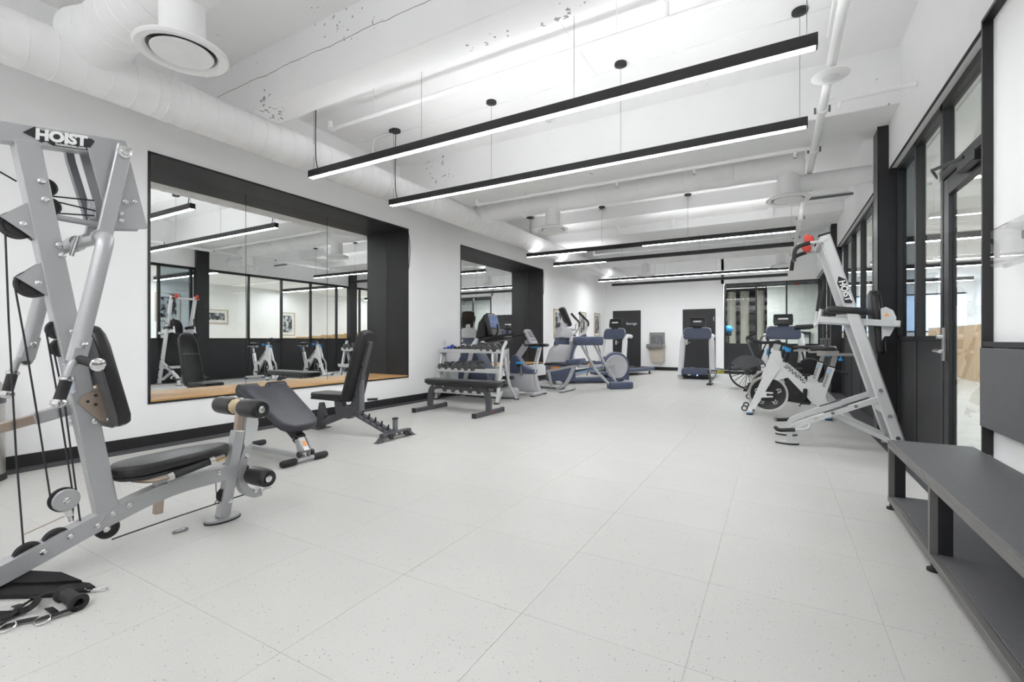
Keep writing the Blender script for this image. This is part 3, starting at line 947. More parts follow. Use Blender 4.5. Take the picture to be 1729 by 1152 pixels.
xpipe('white sprinkler branch pipe above the first light', -4.85, 0.36, 3.95, 3.72, (-4.1, -1.2, -0.4), 4.05, ())
xpipe('white sprinkler branch pipe under the wide girder', -4.42, 0.36, 6.60, 3.385, (-3.5, -0.55), 3.48, (-2.0, -0.95, 0.2))
xpipe('white sprinkler branch pipe between the third and fourth lights', -4.3, 0.36, 12.1, 3.385, (-3.4, -1.4), 3.92, (-1.9, -0.6))
t = thing('sprinkler_pipe', 'short sprinkler stub with upright head at the top right', 'pipe', (0.7, 5.15, 3.36), world=True, group='sprinkler branch pipes')
ob('pipe', MB().tube([(0.43, 5.35, 3.36), (1.08, 5.35, 3.36)], 0.022, 10), 'white', t)
ob('head', MB().cyl((0.52, 5.35, 3.34), (0.52, 5.35, 3.28), 0.02, n=10), 'white', t)
t = thing('sprinkler_riser', 'upright white sprinkler riser above the first light', 'pipe', (-0.78, 3.95, 3.74), world=True)
ob('riser', MB().cyl((-0.78, 3.95, 3.74), (-0.78, 3.95, 3.86), 0.017, n=10), 'white', t)
ob('frame', MB().torus((-0.78, 3.95, 3.89), (0, 1, 0), 0.024, 0.006, 14, 6), 'white', t)
t = thing('access_point', 'white dished disc under the sprinkler main', 'ceiling disc', (0.395, 4.70, 3.30))
ob('dish', MB().lathe([(0.001, 0.05), (0.06, 0.048), (0.135, 0.012), (0.14, 0.0), (0.125, -0.01), (0.06, -0.012)], (0, 0, 0), n=28), 'white', t)
ob('lens', MB().lathe([(0.06, -0.014), (0.058, -0.022), (0.001, -0.026)], (0, 0, 0), n=24), 'plwhite', t)
t = thing('smoke_detector', 'small white smoke detector with conduit on the ceiling slab', 'detector', (-2.62, 5.62, 4.048), world=True)
ob('body', MB().lathe([(0.055, 0), (0.055, -0.03), (0.035, -0.065), (0.001, -0.07)], (-2.62, 5.62, 4.048), n=20), 'plwhite', t)
ob('conduit', MB().tube([(-2.66, 5.62, 4.035), (-5.1, 5.62, 4.035)], 0.011, 8), 'white', t)
t = thing('conduit', 'white bent conduit on the slab by the second light', 'conduit', (-5.1, 4.93, 4.03), world=True)
ob('pipe', MB().tube(rc([(-4.75, 4.93, 4.04), (-5.12, 4.93, 4.04), (-5.16, 4.93, 3.62)], 0.08), 0.016, 8), 'white', t)
t = thing('conduit', 'thin vertical rod left of the first light under the beam', 'conduit', (0.42, 2.4, 3.5), world=True)
ob('pipe', MB().tube([(0.345, 0.5, 3.42), (0.345, 4.3, 3.42)], 0.010, 8), 'white', t)
t = thing('wall_unit', 'flat white sensor box under the right bulkhead duct', 'ceiling box', (0.9, 9.0, 3.0), world=True)
ob('rail', MB().bx(0.45, 1.02, 8.7, 8.74, 3.30, 3.33), 'mdgrey', t)
ob('box', MB().bx(0.45, 1.0, 8.74, 8.95, 3.31, 3.36, 0.004), 'white', t)

# emergency light with clear cover on the white wall field
t = thing('emergency_light', 'white wall device under a clear plastic cover by the bench', 'alarm', (1.108, 3.28, 1.49), world=True)
ob('back_box', MB().bx(1.075, 1.108, 3.16, 3.30, 1.53, 1.66, 0.006), 'plwhite', t)
ob('lens', MB().bx(1.062, 1.076, 3.22, 3.27, 1.60, 1.64, 0.003), 'mdgrey', t)
ob('cover', MB().bx(1.02, 1.106, 3.10, 3.52, 1.49, 1.70, 0.012), 'clear', t)
ob('hinge', MB().cyl((1.05, 3.36, 1.485), (1.05, 3.42, 1.485), 0.010), 'clear', t)

# drinking fountain
t = thing('drinking_fountain', 'stainless bottle filling drinking fountain on the far wall', 'fountain', (-3.66, YF, 0.28), world=True)
ob('back_panel', MB().bx(-3.93, -3.42, YF - 0.09, YF, 0.92, 1.34, 0.01), 'steel_dk', t)
ob('alcove', MB().bx(-3.87, -3.48, YF - 0.095, YF - 0.085, 0.95, 1.24), 'mdgrey', t)
ob('spout', MB().cyl((-3.67, YF - 0.11, 1.16), (-3.67, YF - 0.11, 0.98), 0.012), 'chrome', t)
ob('basin', MB().bx(-3.98, -3.40, YF - 0.44, YF, 0.78, 0.93, 0.03), 'steel_dk', t)
ob('bubbler', MB().tube(rc([(-3.55, YF - 0.25, 0.92), (-3.55, YF - 0.25, 1.02), (-3.60, YF - 0.25, 1.03)], 0.02), 0.012), 'chrome', t)
ob('cabinet', MB().prism([(-0.25, 0.0), (-0.18, -0.46), (0.18, -0.50), (0.25, -0.46), (0.26, 0.0)], (-3.67, YF - 0.17, 0.78), (1, 0, 0), (0, 0, 1), 0.32), 'beige', t)
for z in (1.06, 1.14):
    ob('button', MB().cyl((-3.83, YF - 0.085, z), (-3.83, YF - 0.105, z), 0.022), 'chrome', t)

t = thing('wall_outlet', 'small white outlet plate on the left wall beside the multi-gym', 'outlet', (XL, 1.72, 0.30), world=True)
ob('plate', MB().bx(XL, XL + 0.006, 1.68, 1.76, 0.30, 0.42, 0.002), 'plwhite', t)
for z in (0.335, 0.385):
    ob('socket', MB().bx(XL + 0.006, XL + 0.008, 1.702, 1.738, z - 0.016, z + 0.016), 'plgrey', t)

# ================================================================== near equipment
# ---------------------------------------------------------------- shoe bench on the right
t = thing('shoe_bench', 'long graphite bench with open lower shelf along the right wall', 'bench', (0.86, 1.5, 0), world=True)
BX0, BX1, BY0, BY1, BZ = 0.637, 1.055, -1.0, 3.885, 0.44
ob('seat_board', MB().bx(BX0 + 0.012, BX1, BY0, BY1, BZ - 0.018, BZ, 0.002), 'graphite', t)
ob('edge_rail', MB().bx(BX0, BX0 + 0.03, BY0, BY1, BZ - 0.05, BZ - 0.019, 0.002), 'bench_edge', t)
ob('edge_band', MB().bx(BX0 + 0.001, BX0 + 0.012, BY0, BY1, BZ - 0.018, BZ - 0.001, 0.001), 'bench_edge', t)
ob('end_rail', MB().bx(BX0 + 0.03, BX1, BY1 - 0.03, BY1, BZ - 0.05, BZ - 0.019, 0.002), 'black_metal', t)
ob('lower_shelf', MB().bx(BX0 + 0.03, BX1, BY0, BY1 - 0.01, 0.062, 0.08, 0.002), 'graphite', t)
ob('lower_rail', MB().bx(BX0, BX0 + 0.03, BY0, BY1, 0.04, 0.075, 0.002), 'bench_edge', t)
for y in (3.855, 2.93, 1.6, 0.3, -0.97):
    ob('upright', MB().bx(BX0, BX0 + 0.03, y - 0.015, y + 0.015, 0.075, BZ - 0.05), 'bench_edge', t)
    ob('fin', MB().bx(BX0 + 0.03, BX0 + 0.085, y - 0.012, y + 0.012, 0.08, BZ - 0.03), 'black_metal', t)
    ob('foot', MB().cyl((BX0 + 0.012, y - 0.02, 0.0), (BX0 + 0.012, y - 0.02, 0.012), 0.026).cyl((BX0 + 0.012, y - 0.02, 0.012), (BX0 + 0.012, y - 0.02, 0.04), 0.010), 'rubber', t)
ob('rear_support', MB().bx(BX1 - 0.03, BX1, BY0, BY1, 0.0, 0.06), 'black_metal', t)

# ---------------------------------------------------------------- multi gym on the left
G = -2.93
t = thing('multi_gym', 'large silver cable multi-gym with black seat at the left edge', 'exercise machine', (G, 1.0, 0), world=True)

def gp(y, z, dx=0.0):
    return (G + dx, y, z)
bolt_i = [0]

def bolt(p, y, z, dx=0.042, r=0.016):
    ob('bolt', MB().lathe([(r, 0), (r, 0.004), (r * 0.62, 0.006), (r * 0.6, 0.013), (0.001, 0.014)], gp(y, z, dx), (1, 0, 0), 14), 'chrome', p)

def pulley(p, y, z, r=0.055, dx=0.0, plates=False):
    q = ob('pulley', MB().lathe([(r, -0.014), (r, -0.009), (r - 0.010, -0.003), (r - 0.010, 0.003), (r, 0.009), (r, 0.014), (r * 0.8, 0.014), (r * 0.72, 0.008), (r * 0.3, 0.008), (r * 0.26, 0.015), (0.001, 0.015)], gp(y, z, dx), (1, 0, 0), 28), 'rubber', p)
    ob('hub', MB().cyl(gp(y, z, dx - 0.017), gp(y, z, dx + 0.02), r * 0.2), 'bronze', q)
    return q
base = ob('base_tube', MB().bar(rc([gp(0.38, 0.045), gp(0.60, 0.06), gp(1.02, 0.205), gp(1.30, 0.283), gp(1.67, 0.287)], 0.16, 6), 0.07, 0.082), 'silver', t)
for y, z in ((0.79, 0.135), (0.885, 0.17), (0.985, 0.185), (1.02, 0.155), (1.045, 0.225), (1.115, 0.245), (1.56, 0.30)):
    bolt(base, y, z, 0.037, 0.013)
ob('joint_plate', MB().prism([(1.00, 0.19), (1.03, 0.175), (1.16, 0.215), (1.16, 0.262), (1.02, 0.222)], gp(0, 0, 0.037), (0, 1, 0), (0, 0, 1), 0.005), 'silver', base)
for y, z in ((0.755, 0.128), (0.85, 0.158)):
    pulley(t, y, z, 0.055)
pulley(t, 1.035, 0.15, 0.05)
up = ob('upright', MB().beam(gp(1.042, 0.175), gp(0.742, 1.985), 0.067, 0.088), 'silver', t)
for y, z in ((0.785, 1.815), (0.797, 1.735), (0.845, 1.535), (0.855, 1.49), (0.893, 1.135), (0.975, 0.70)):
    bolt(up, y, z, 0.037, 0.014)
ob('scale_label', MB().prism([(0.855, 0.985), (0.884, 0.988), (0.905, 0.845), (0.876, 0.842)], gp(0, 0, 0.0375), (0, 1, 0), (0, 0, 1), 0.002), mat('blue_grey_label', (0.50, 0.53, 0.60), 0.5, vary=0.5, scale=180), up)
ob('top_beam', MB().beam(gp(0.10, 1.90), gp(1.115, 2.078), 0.06, 0.088), 'silver', t)
sl = (2.078 - 1.90) / 1.015
la, lb = V((0, 1, sl)), V((0, -sl, 1))
lo = V(gp(0.853, 2.034, 0.0315))
lg = ob('logo_plate', MB().prism([(-0.128, 0.004), (-0.085, 0.036), (-0.06, 0.024), (0.118, 0.022), (0.128, 0.012), (0.10, -0.028), (0.09, -0.036), (-0.035, -0.036), (-0.055, -0.022), (-0.072, -0.030), (-0.088, -0.016)], lo, la, lb, 0.002), 'print_black', t)
ob('lettering', textmesh('HOIST', 0.064, lo + lb * 0.003 + V((0.0018, 0, 0)), la, lb, 0.001, 0.2, 0.0036), 'print_white', lg)
ob('lettering', textmesh('hoistfitness.com', 0.017, lo - lb * 0.027 + la * 0.03 + V((0.0018, 0, 0)), la, lb, 0.001, 0.1, 0.0004), 'print_white', lg)
for dx in (-0.05, 0.05):
    gpl = ob('gusset_plate', MB().prism([(0.945, 2.025), (1.11, 2.045), (1.192, 1.688), (1.185, 1.68), (1.03, 1.652), (1.0, 1.80)], gp(0, 0, dx - 0.01), (0, 1, 0), (0, 0, 1), 0.006), 'silver', t)
    for y, z in ((1.095, 1.80), (1.135, 1.81), (1.075, 1.735), (1.08, 1.70)):
        bolt(gpl, y, z, dx - 0.005, 0.011)
ob('slot_plate', MB().bar([gp(0.915, 2.03, -0.09), gp(0.925, 1.97, -0.09), gp(1.005, 1.66, -0.09)], 0.03, 0.03), 'mdgrey', t)
ob('info_label', MB().prism([(0.965, 1.79), (0.995, 1.79), (1.0, 1.70), (0.965, 1.70)], gp(0, 0, -0.02), (0, 1, 0), (0, 0, 1), 0.002), mat('printed_label', (0.6, 0.62, 0.65), 0.5, vary=0.4, scale=120), t)
ob('cross_rod', MB().cyl(gp(0.80, 1.672), gp(1.03, 1.668), 0.014), 'silver', t)

def press_arm(s_):
    a = ob('press_arm', MB().beam(gp(1.083, 2.075, s_ * 0.072), gp(0.998, 1.60, s_ * 0.072), 0.022, 0.062, (0, 1, 0.2)), 'silver', t)
    ob('pivot_cap', MB().lathe([(0.03, 0), (0.03, 0.006), (0.018, 0.009), (0.016, 0.018), (0.001, 0.02)], gp(1.076, 2.04, s_ * 0.083), (s_, 0, 0), 18), 'chrome', a)
    x1 = s_ * 0.305
    ob('arm_tube', MB().tube(rc([gp(0.985, 1.60, s_ * 0.06), gp(0.955, 1.575, s_ * 0.19), gp(0.925, 1.555, x1), gp(0.83, 1.06, x1)], 0.09, 6), 0.031, 14), 'silver', a)
    ob('collar', MB().tube([gp(0.965, 1.585, s_ * 0.13), gp(0.957, 1.577, s_ * 0.165)], 0.038, 14), 'silver', a)
    e = ob('arm_sleeve', MB().beam(gp(0.845, 1.12, x1), gp(0.818, 0.995, x1), 0.05, 0.062, (0, 1, 0.2), 0.01), 'silver', a)
    bolt(e, 0.842, 1.075, x1 + 0.026, 0.013)
    hb = ob('grip_tube', MB().tube(rc([gp(0.83, 1.01, x1), gp(0.80, 1.00, x1 + s_ * 0.03), gp(0.785, 0.945, x1 + s_ * 0.03), gp(0.765, 0.865, x1 + s_ * 0.02)], 0.05, 5), 0.015, 10), 'silver', a)
    g2 = ob('grip', MB().cyl(gp(0.782, 0.93, x1 + s_ * 0.028), gp(0.762, 0.845, x1 + s_ * 0.018), 0.021), 'foam', hb)
    ob('grip_collar', MB().lathe([(0.018, 0), (0.026, 0.006), (0.026, 0.016), (0.018, 0.022)], gp(0.785, 0.945, x1 + s_ * 0.03), (0, -0.2, -1), 16), 'chrome', hb)
    ob('grip_cap', MB().lathe([(0.022, 0), (0.029, 0.008), (0.029, 0.02), (0.016, 0.034), (0.001, 0.036)], gp(0.763, 0.848, x1 + s_ * 0.019), (0, -0.2, -1), 16), 'chrome', hb)
    g3 = ob('grip', MB().cyl(gp(0.825, 1.015, x1 + s_ * 0.01), gp(0.85, 0.995, x1 + s_ * 0.115), 0.019), 'foam', a)
    ob('grip_cap', MB().lathe([(0.022, 0), (0.028, 0.006), (0.028, 0.018), (0.014, 0.026), (0.001, 0.027)], gp(0.851, 0.994, x1 + s_ * 0.112), (s_, 0.24, -0.19), 16), 'chrome', g3)
press_arm(1)
press_arm(-1)
ob('arm_link', MB().cyl(gp(0.955, 1.575, -0.2), gp(0.955, 1.575, 0.2), 0.024), 'silver', t)
ob('stop_rod', MB().tube([gp(0.93, 1.60, -0.02), gp(0.905, 1.50, -0.02)], 0.009, 10), 'chrome', t)
for (y, z, br) in ((0.716, 1.605, 1), (0.765, 1.348, 1)):
    pulley(t, y, z, 0.060)
    for dx in (-0.024, 0.024):
        k = ob('pulley_bracket', MB().prism([(y - 0.058, z + 0.025), (y + 0.038, z + 0.115), (y + 0.07, z - 0.07)], gp(0, 0, dx), (0, 1, 0), (0, 0, 1), 0.005), 'silver', t)
    bolt(k, y + 0.012, z + 0.006, 0.027, 0.012)
for y, z in ((0.853, 1.145), (0.868, 1.06)):
    pulley(t, y, z, 0.045)
for y, z in ((0.805, 1.80), (0.818, 1.715)):
    pulley(t, y + 0.004, z, 0.04)
fp = ob('floating_pulley', MB().lathe([(0.048, -0.02), (0.052, -0.016), (0.052, -0.012), (0.02, -0.012), (0.02, 0.012), (0.052, 0.012), (0.052, 0.016), (0.048, 0.02)], gp(0.877, 0.34), (1, 0, 0), 26), 'silver', t)
ob('wheel', MB().lathe([(0.056, -0.010), (0.048, 0), (0.056, 0.010)], gp(0.872, 0.342), (1, 0, 0), 26), 'rubber', fp)
bolt(fp, 0.877, 0.34, 0.02, 0.014)
ob('fork', MB().beam(gp(0.884, 0.30), gp(0.893, 0.255), 0.034, 0.026).cyl(gp(0.893, 0.26), gp(0.898, 0.232), 0.009), 'chrome', fp)
ob('stop_wire', MB().tube([gp(0.87, 0.265, 0.01), gp(0.735, 0.228, 0.01)], 0.003, 6), 'bronze', fp)

def cable(*p, r=0.0038):
    ob('cable', MB().tube([gp(*q) for q in p], r, 6), 'cable', t)
cable((0.680, 1.57), (0.69, 1.2), (0.713, 0.6), (0.738, 0.15))
cable((0.708, 1.345), (0.74, 1.1), (0.788, 0.7), (0.826, 0.36))
cable((0.812, 1.13), (0.855, 0.8), (0.905, 0.36), (0.905, 0.23))
cable((0.838, 1.04), (0.875, 0.8), (0.932, 0.22))
cable((0.60, 1.86), (0.715, 1.80))
cable((0.83, 1.765), (0.985, 1.785))
cable((0.83, 1.745), (0.99, 1.735))
cable((0.845, 1.69), (0.985, 1.71))
cable((0.85, 1.668), (0.99, 1.67))
cable((1.055, 0.085), (1.30, 0.10), (1.60, 0.112), (1.80, 0.118))
ob('adjuster_sleeve', MB().beam(gp(0.93, 0.772, -0.03), gp(0.775, 0.735, -0.03), 0.045, 0.055), 'silver', t)
ob('adjuster_bar', MB().beam(gp(0.78, 0.736, -0.03), gp(0.30, 0.625, -0.03), 0.036, 0.043), 'bronze', t)
# back pad
pb = V((0, -0.105, 0.485)).normalized()
pa = V((-1, 0, 0))
po = V(gp(1.018, 0.915))
outl = [(-0.125, -0.2), (-0.105, -0.24), (-0.07, -0.255), (0.07, -0.255), (0.105, -0.24), (0.125, -0.2), (0.105, 0.16), (0.085, 0.215), (0.05, 0.248), (0, 0.258), (-0.05, 0.248), (-0.085, 0.215), (-0.105, 0.16)]
outl = [(x * 1.08, y) for x, y in outl]
pd = ob('back_pad', MB().pad(outl, po, pa, pb, 0.062, 0.02), 'vinyl', t)
ob('pad_board', MB().prism([(x * 0.98, y * 0.985) for x, y in outl], po - pa.cross(pb) * 0.035, pa, pb, 0.014), 'dkgrey', pd)
br = ob('pad_bracket', MB().prism([(0.908, 0.80), (0.93, 0.83), (1.005, 0.872), (1.02, 0.866), (1.045, 0.70), (1.02, 0.685), (0.985, 0.705)], gp(0, 0, 0.046), (0, 1, 0), (0, 0, 1), 0.005), 'bronze', t)
ob('pad_strap', MB().beam(gp(0.968, 1.02, 0.046), gp(1.015, 0.84, 0.046), 0.006, 0.03, (0, 1, 0.2)), 'bronze', br)
for y, z in ((0.945, 0.80), (0.975, 0.826), (1.006, 0.836), (1.012, 0.795), (0.975, 0.782)):
    ob('hole', MB().cyl(gp(y, z, 0.048), gp(y, z, 0.0498), 0.007), 'print_black', br)
bolt(br, 1.027, 0.705, 0.049, 0.011)
ob('lever_knob', MB().ball(gp(0.985, 0.86, 0.02), 0.02), 'bronze', br)
# seat
seat = [(0.13 * math.cos(a) * (0.86 if math.sin(a) > 0 else 1.0), 0.0) for a in [0]]
so = []
for i in range(28):
    a = 2 * PI * i / 28
    yy = 0.285 * math.copysign(abs(math.sin(a)) ** 0.72, math.sin(a))
    xx = 0.135 * math.copysign(abs(math.cos(a)) ** 0.72, math.cos(a))
    so.append((xx * 1.12 * (0.98 - 0.30 * (yy + 0.285) / 0.57), yy))
sp_ = ob('seat_pad', MB().pad(so, gp(1.34, 0.432), (1, 0, 0), (0, 1, 0.03), 0.062, 0.022, 4), 'vinyl', t)
ob('seat_board', MB().prism([(x * 0.96, y * 0.97) for x, y in so], gp(1.34, 0.395), (1, 0, 0), (0, 1, 0.03), 0.014), 'rubber', sp_)
for s_ in (-1, 1):
    hb = ob('seat_handle', MB().tube(rc([gp(1.13, 0.372, s_ * 0.03), gp(1.18, 0.365, s_ * 0.125), gp(1.30, 0.378, s_ * 0.135), gp(1.55, 0.412, s_ * 0.10)], 0.06), 0.013, 10), 'bronze', t)
    ob('grip', MB().cyl(gp(1.27, 0.374, s_ * 0.137), gp(1.47, 0.401, s_ * 0.115), 0.019), 'foam', hb)
    for y, z, dx in ((1.255, 0.372, 0.137), (1.475, 0.402, 0.113)):
        ob('grip_collar', MB().cyl(gp(y - 0.013, z - 0.002, s_ * dx), gp(y + 0.013, z + 0.002, s_ * dx), 0.024), 'chrome', hb)
ob('yellow_pin', MB().cyl(gp(1.50, 0.395, 0.09), gp(1.56, 0.40, 0.085), 0.012), 'yellow', t)
ob('seat_post', MB().beam(gp(1.275, 0.40), gp(1.262, 0.225), 0.05, 0.055), 'silver', t)
ob('seat_post_end', MB().beam(gp(1.262, 0.235), gp(1.257, 0.15), 0.035, 0.04), 'bronze', t)
# front post with rollers
fp_ = ob('front_post', MB().beam(gp(1.598, 0.02), gp(1.692, 0.53), 0.055, 0.065), 'silver', t)
bolt(fp_, 1.625, 0.11, 0.03, 0.012)
ob('foot_plate', MB().prism(ellipse(0.062, 0.1), gp(1.60, 0.016), (1, 0, 0), (0, 1, 0), 0.014), 'silver', t)
ob('foot_rubber', MB().prism(ellipse(0.066, 0.104), gp(1.60, 0.0055), (1, 0, 0), (0, 1, 0), 0.009), 'rubber', t)
ob('inner_post', MB().beam(gp(1.69, 0.52), gp(1.706, 0.66), 0.035, 0.042), 'bronze', t)
ob('axle', MB().cyl(gp(1.705, 0.675, -0.24), gp(1.705, 0.675, 0.24), 0.011), 'chrome', t)
ob('axle', MB().cyl(gp(1.75, 0.245, -0.235), gp(1.75, 0.245, 0.235), 0.011), 'chrome', t)

def roller(y, z, x0, x1, mtl='vinyl', r=0.056):
    s_ = 1 if x1 > 0 else -1
    L = abs(x1 - x0)
    q = ob('foam_roller', MB().lathe([(r * 0.72, 0), (r * 0.97, 0.010), (r, 0.03), (r * 1.02, L * 0.5), (r, L - 0.03), (r * 0.96, L - 0.012), (r * 0.85, L), (r * 0.45, L - 0.004), (r * 0.45, 0.001)], gp(y, z, x0), (s_, 0, 0), 22), mtl, t)
    ob('end_washer', MB().lathe([(0.021, 0), (0.021, 0.005), (0.010, 0.007), (0.009, 0.016), (0.001, 0.017)], gp(y, z, x1 - s_ * 0.003), (s_, 0, 0), 16), 'chrome', q)
    return q
roller(1.705, 0.675, 0.035, 0.225)
fr_ = roller(1.705, 0.675, -0.045, -0.235)
ob('torn_foam', MB().lathe([(0.03, 0), (0.05, 0.006), (0.035, 0.02), (0.015, 0.024)], gp(1.705, 0.675, -0.052), (1, 0, 0), 9), 'foamtan', fr_)
roller(1.75, 0.245, 0.045, 0.225)
roller(1.75, 0.245, -0.045, -0.225)
ob('guard_plate', MB().prism([(1.742, 0.65), (1.80, 0.64), (1.81, 0.56), (1.80, 0.50), (1.765, 0.435), (1.725, 0.42), (1.715, 0.45)], gp(0, 0, 0.0), (0, 1, 0), (0, 0, 1), 0.05), 'silver_lt', t)
lv = ob('leg_lever', MB().bar(rc([gp(1.755, 0.44), gp(1.72, 0.35), gp(1.70, 0.26), gp(1.72, 0.15), gp(1.79, 0.105), gp(1.835, 0.11)], 0.06), 0.045, 0.05), 'silver', t)
bolt(lv, 1.73, 0.365, 0.026, 0.015)
bolt(lv, 1.79, 0.125, 0.026, 0.011)
ob('cable_clip', MB().torus(gp(1.845, 0.115), (1, 0, 0.3), 0.014, 0.004, 14, 6).cyl(gp(1.855, 0.115, 0.01), gp(1.895, 0.125, 0.03), 0.006), 'chrome', lv)
pulley(t, 1.612, 0.15, 0.045)
ob('loose_wire', MB().tube(rc([gp(1.55, 0.26, 0.02), gp(1.545, 0.19, 0.03), gp(1.555, 0.15, 0.03), gp(1.535, 0.12, 0.03)], 0.03), 0.0025, 6), 'cable', t)
# weight stack at the rear end, past the left edge of the frame
ob('rear_post', MB().beam(gp(0.14, 0.0, 0), gp(0.14, 1.92, 0), 0.07, 0.07), 'silver', t)
ob('rear_foot', MB().bx(G - 0.35, G + 0.35, 0.08, 0.20, 0.0, 0.06, 0.006).bx(G - 0.035, G + 0.035, 0.2, 0.42, 0.005, 0.07), 'silver', t)
for k in range(12):
    ob('weight_plate', MB().bx(G - 0.15, G + 0.15, -0.10, 0.06, 0.09 + k * 0.042, 0.128 + k * 0.042, 0.004), 'rubber', t)
for dx in (-0.08, 0.08):
    ob('guide_rod', MB().cyl(gp(-0.02, 0.06, dx), gp(-0.02, 1.86, dx), 0.011), 'chrome', t)
ob('rear_base', MB().bx(G - 0.2, G + 0.2, -0.14, 0.10, 0.0, 0.085, 0.01), 'silver', t)

# ---------------------------------------------------------------- straps on the floor
t = thing('padded_strap', 'black padded fabric strap lying beside the multi-gym base', 'strap', (-2.75, 0.77, 0), world=True)
sh = [(-0.36, -0.03), (-0.2, -0.055), (0.05, -0.06), (0.17, -0.045), (0.235, -0.02), (0.245, 0.0), (0.20, 0.03), (0.10, 0.055), (-0.05, 0.06), (-0.25, 0.05), (-0.36, 0.04)]
sa = V((0.315, 0.2, 0)).normalized()
sb_ = V((-sa.y, sa.x, 0))
ob('lower_pad', MB().pad(sh, (-2.80, 0.745, 0.011), sa, sb_, 0.022, 0.008), 'fabric', t)
ob('folded_flap', MB().prism([(-0.36, 0.0), (0.02, -0.005), (0.17, 0.0), (0.05, 0.045), (-0.12, 0.06), (-0.36, 0.05)], (-2.80, 0.76, 0.036), sa, (sb_ * 0.8 + V((0, 0, 0.35))).normalized(), 0.012), 'fabric', t)
ob('carabiner', MB().tube(rc([(-2.585, 0.865, 0.012), (-2.555, 0.905, 0.008), (-2.54, 0.895, 0.008), (-2.575, 0.855, 0.012)], 0.012), 0.0028, 6, True), 'chrome', t)
ob('d_ring', MB().torus((-2.60, 0.86, 0.016), (0.3, 0.2, 1), 0.015, 0.003, 14, 6), 'chrome', t)
t = thing('strap_handle', 'black cable handle with webbing loops on the floor in front', 'handle', (-2.55, 0.70, 0), world=True)
h0, h1 = V((-2.61, 0.775, 0.032)), V((-2.455, 0.778, 0.032))
ax = (h1 - h0).normalized()
L = (h1 - h0).length
gr = ob('foam_grip', MB().lathe([(0.033, 0), (0.035, 0.006), (0.035, 0.012), (0.024, 0.02), (0.026, L / 2), (0.024, L - 0.02), (0.035, L - 0.012), (0.035, L - 0.006), (0.033, L), (0.016, L), (0.016, L - 0.03)], h0, ax, 20), 'foam', t)
def strapline(pts, w_=0.024, nm='webbing'):
    return ob(nm, MB().bar(rc(pts, 0.05, 5), w_, 0.0035, (0, 0, 1)), 'fabric', t)
strapline([h0 + V((0.0, 0, 0.012)), (-2.68, 0.73, 0.03), (-2.66, 0.66, 0.02), (-2.60, 0.60, 0.008), (-2.56, 0.56, 0.008)])
strapline([h1 + V((0.0, 0, -0.012)), (-2.47, 0.70, 0.014), (-2.53, 0.64, 0.012), (-2.56, 0.585, 0.010), (-2.60, 0.52, 0.008)])
strapline([(-2.70, 0.72, 0.006), (-2.66, 0.69, 0.045), (-2.60, 0.70, 0.05), (-2.58, 0.67, 0.03), (-2.63, 0.63, 0.012), (-2.70, 0.60, 0.006)])
strapline([(-2.56, 0.72, 0.006), (-2.53, 0.705, 0.03), (-2.50, 0.72, 0.008)])
strapline([(-2.72, 0.66, 0.006), (-2.64, 0.655, 0.03), (-2.60, 0.62, 0.018), (-2.66, 0.56, 0.006), (-2.74, 0.54, 0.006)])
for p in ((-2.528, 0.592, 0.012), (-2.475, 0.675, 0.012)):
    ob('steel_ring', MB().torus(p, (0.15, -0.2, 1), 0.024, 0.0035, 20, 6), 'chrome', t)
t = thing('carabiner_clip', 'tiny steel snap clip on the floor under the seat', 'clip', (-2.965, 1.38, 0), world=True)
ob('body', MB().tube(rc([(-2.955, 1.345, 0.006), (-2.945, 1.40, 0.006), (-2.965, 1.425, 0.006), (-2.985, 1.415, 0.006), (-2.975, 1.35, 0.006)], 0.012), 0.005, 6, True), 'mdgrey', t)
ob('gate', MB().cyl((-2.96, 1.36, 0.008), (-2.972, 1.41, 0.008), 0.004, n=8), 'steel', t)

# ---------------------------------------------------------------- stainless bin at the left edge
t = thing('waste_bin', 'round stainless waste bin with black band at the left edge', 'bin', (-5.36, 1.062, 0))
ob('body', MB().lathe([(0.185, 0.0), (0.185, 0.03), (0.18, 0.03), (0.18, 0.62)], (0, 0, 0), n=32), 'steel', t)
ob('base_ring', MB().lathe([(0.19, 0), (0.19, 0.045), (0.18, 0.05)], (0, 0, 0), n=32), 'rubber', t)
ob('band', MB().lathe([(0.184, 0.60), (0.184, 0.665)], (0, 0, 0), n=32), 'dkgrey', t)
ob('dome_lid', MB().lathe([(0.184, 0.665), (0.18, 0.72), (0.15, 0.77), (0.09, 0.795), (0.001, 0.80)], (0, 0, 0), n=32), 'steel', t)

# ---------------------------------------------------------------- hyperextension bench
t = thing('hyperextension_bench', 'notched black pad hyperextension bench with foam foot bar', 'exercise bench', (-4.1, 2.70, 0), world=True)
HY = 2.705
pd_b = V((-0.63, 0, 0.345)).normalized()      # up the pad
pd_a = V((0, 1, 0))
po = V((-3.985, HY, 0.485))
pl = [(0.09, -0.37), (0.14, -0.345), (0.175, -0.30), (0.19, -0.22), (0.225, 0.18), (0.225, 0.335), (0.205, 0.36), (0.055, 0.36), (0.045, 0.30), (-0.045, 0.30), (-0.055, 0.36), (-0.205, 0.36), (-0.225, 0.335), (-0.225, 0.18), (-0.19, -0.22), (-0.175, -0.30), (-0.14, -0.345), (-0.09, -0.37)]
pn = pd_a.cross(pd_b)
if pn.z < 0:
    pl = [(-x, y) for x, y in pl]
    pd_a = -pd_a
    pn = pd_a.cross(pd_b)
hp = ob('pad', MB().pad(pl, po, pd_a, pd_b, 0.075, 0.022), 'vinyl_bl', t)
for s_ in (-1, 1):
    ob('roll_end', MB().cyl(po + pd_b * 0.325 + pd_a * s_ * 0.06 - pn * 0.02, po + pd_b * 0.325 + pd_a * s_ * 0.222 - pn * 0.02, 0.062, n=20), 'vinyl', hp)
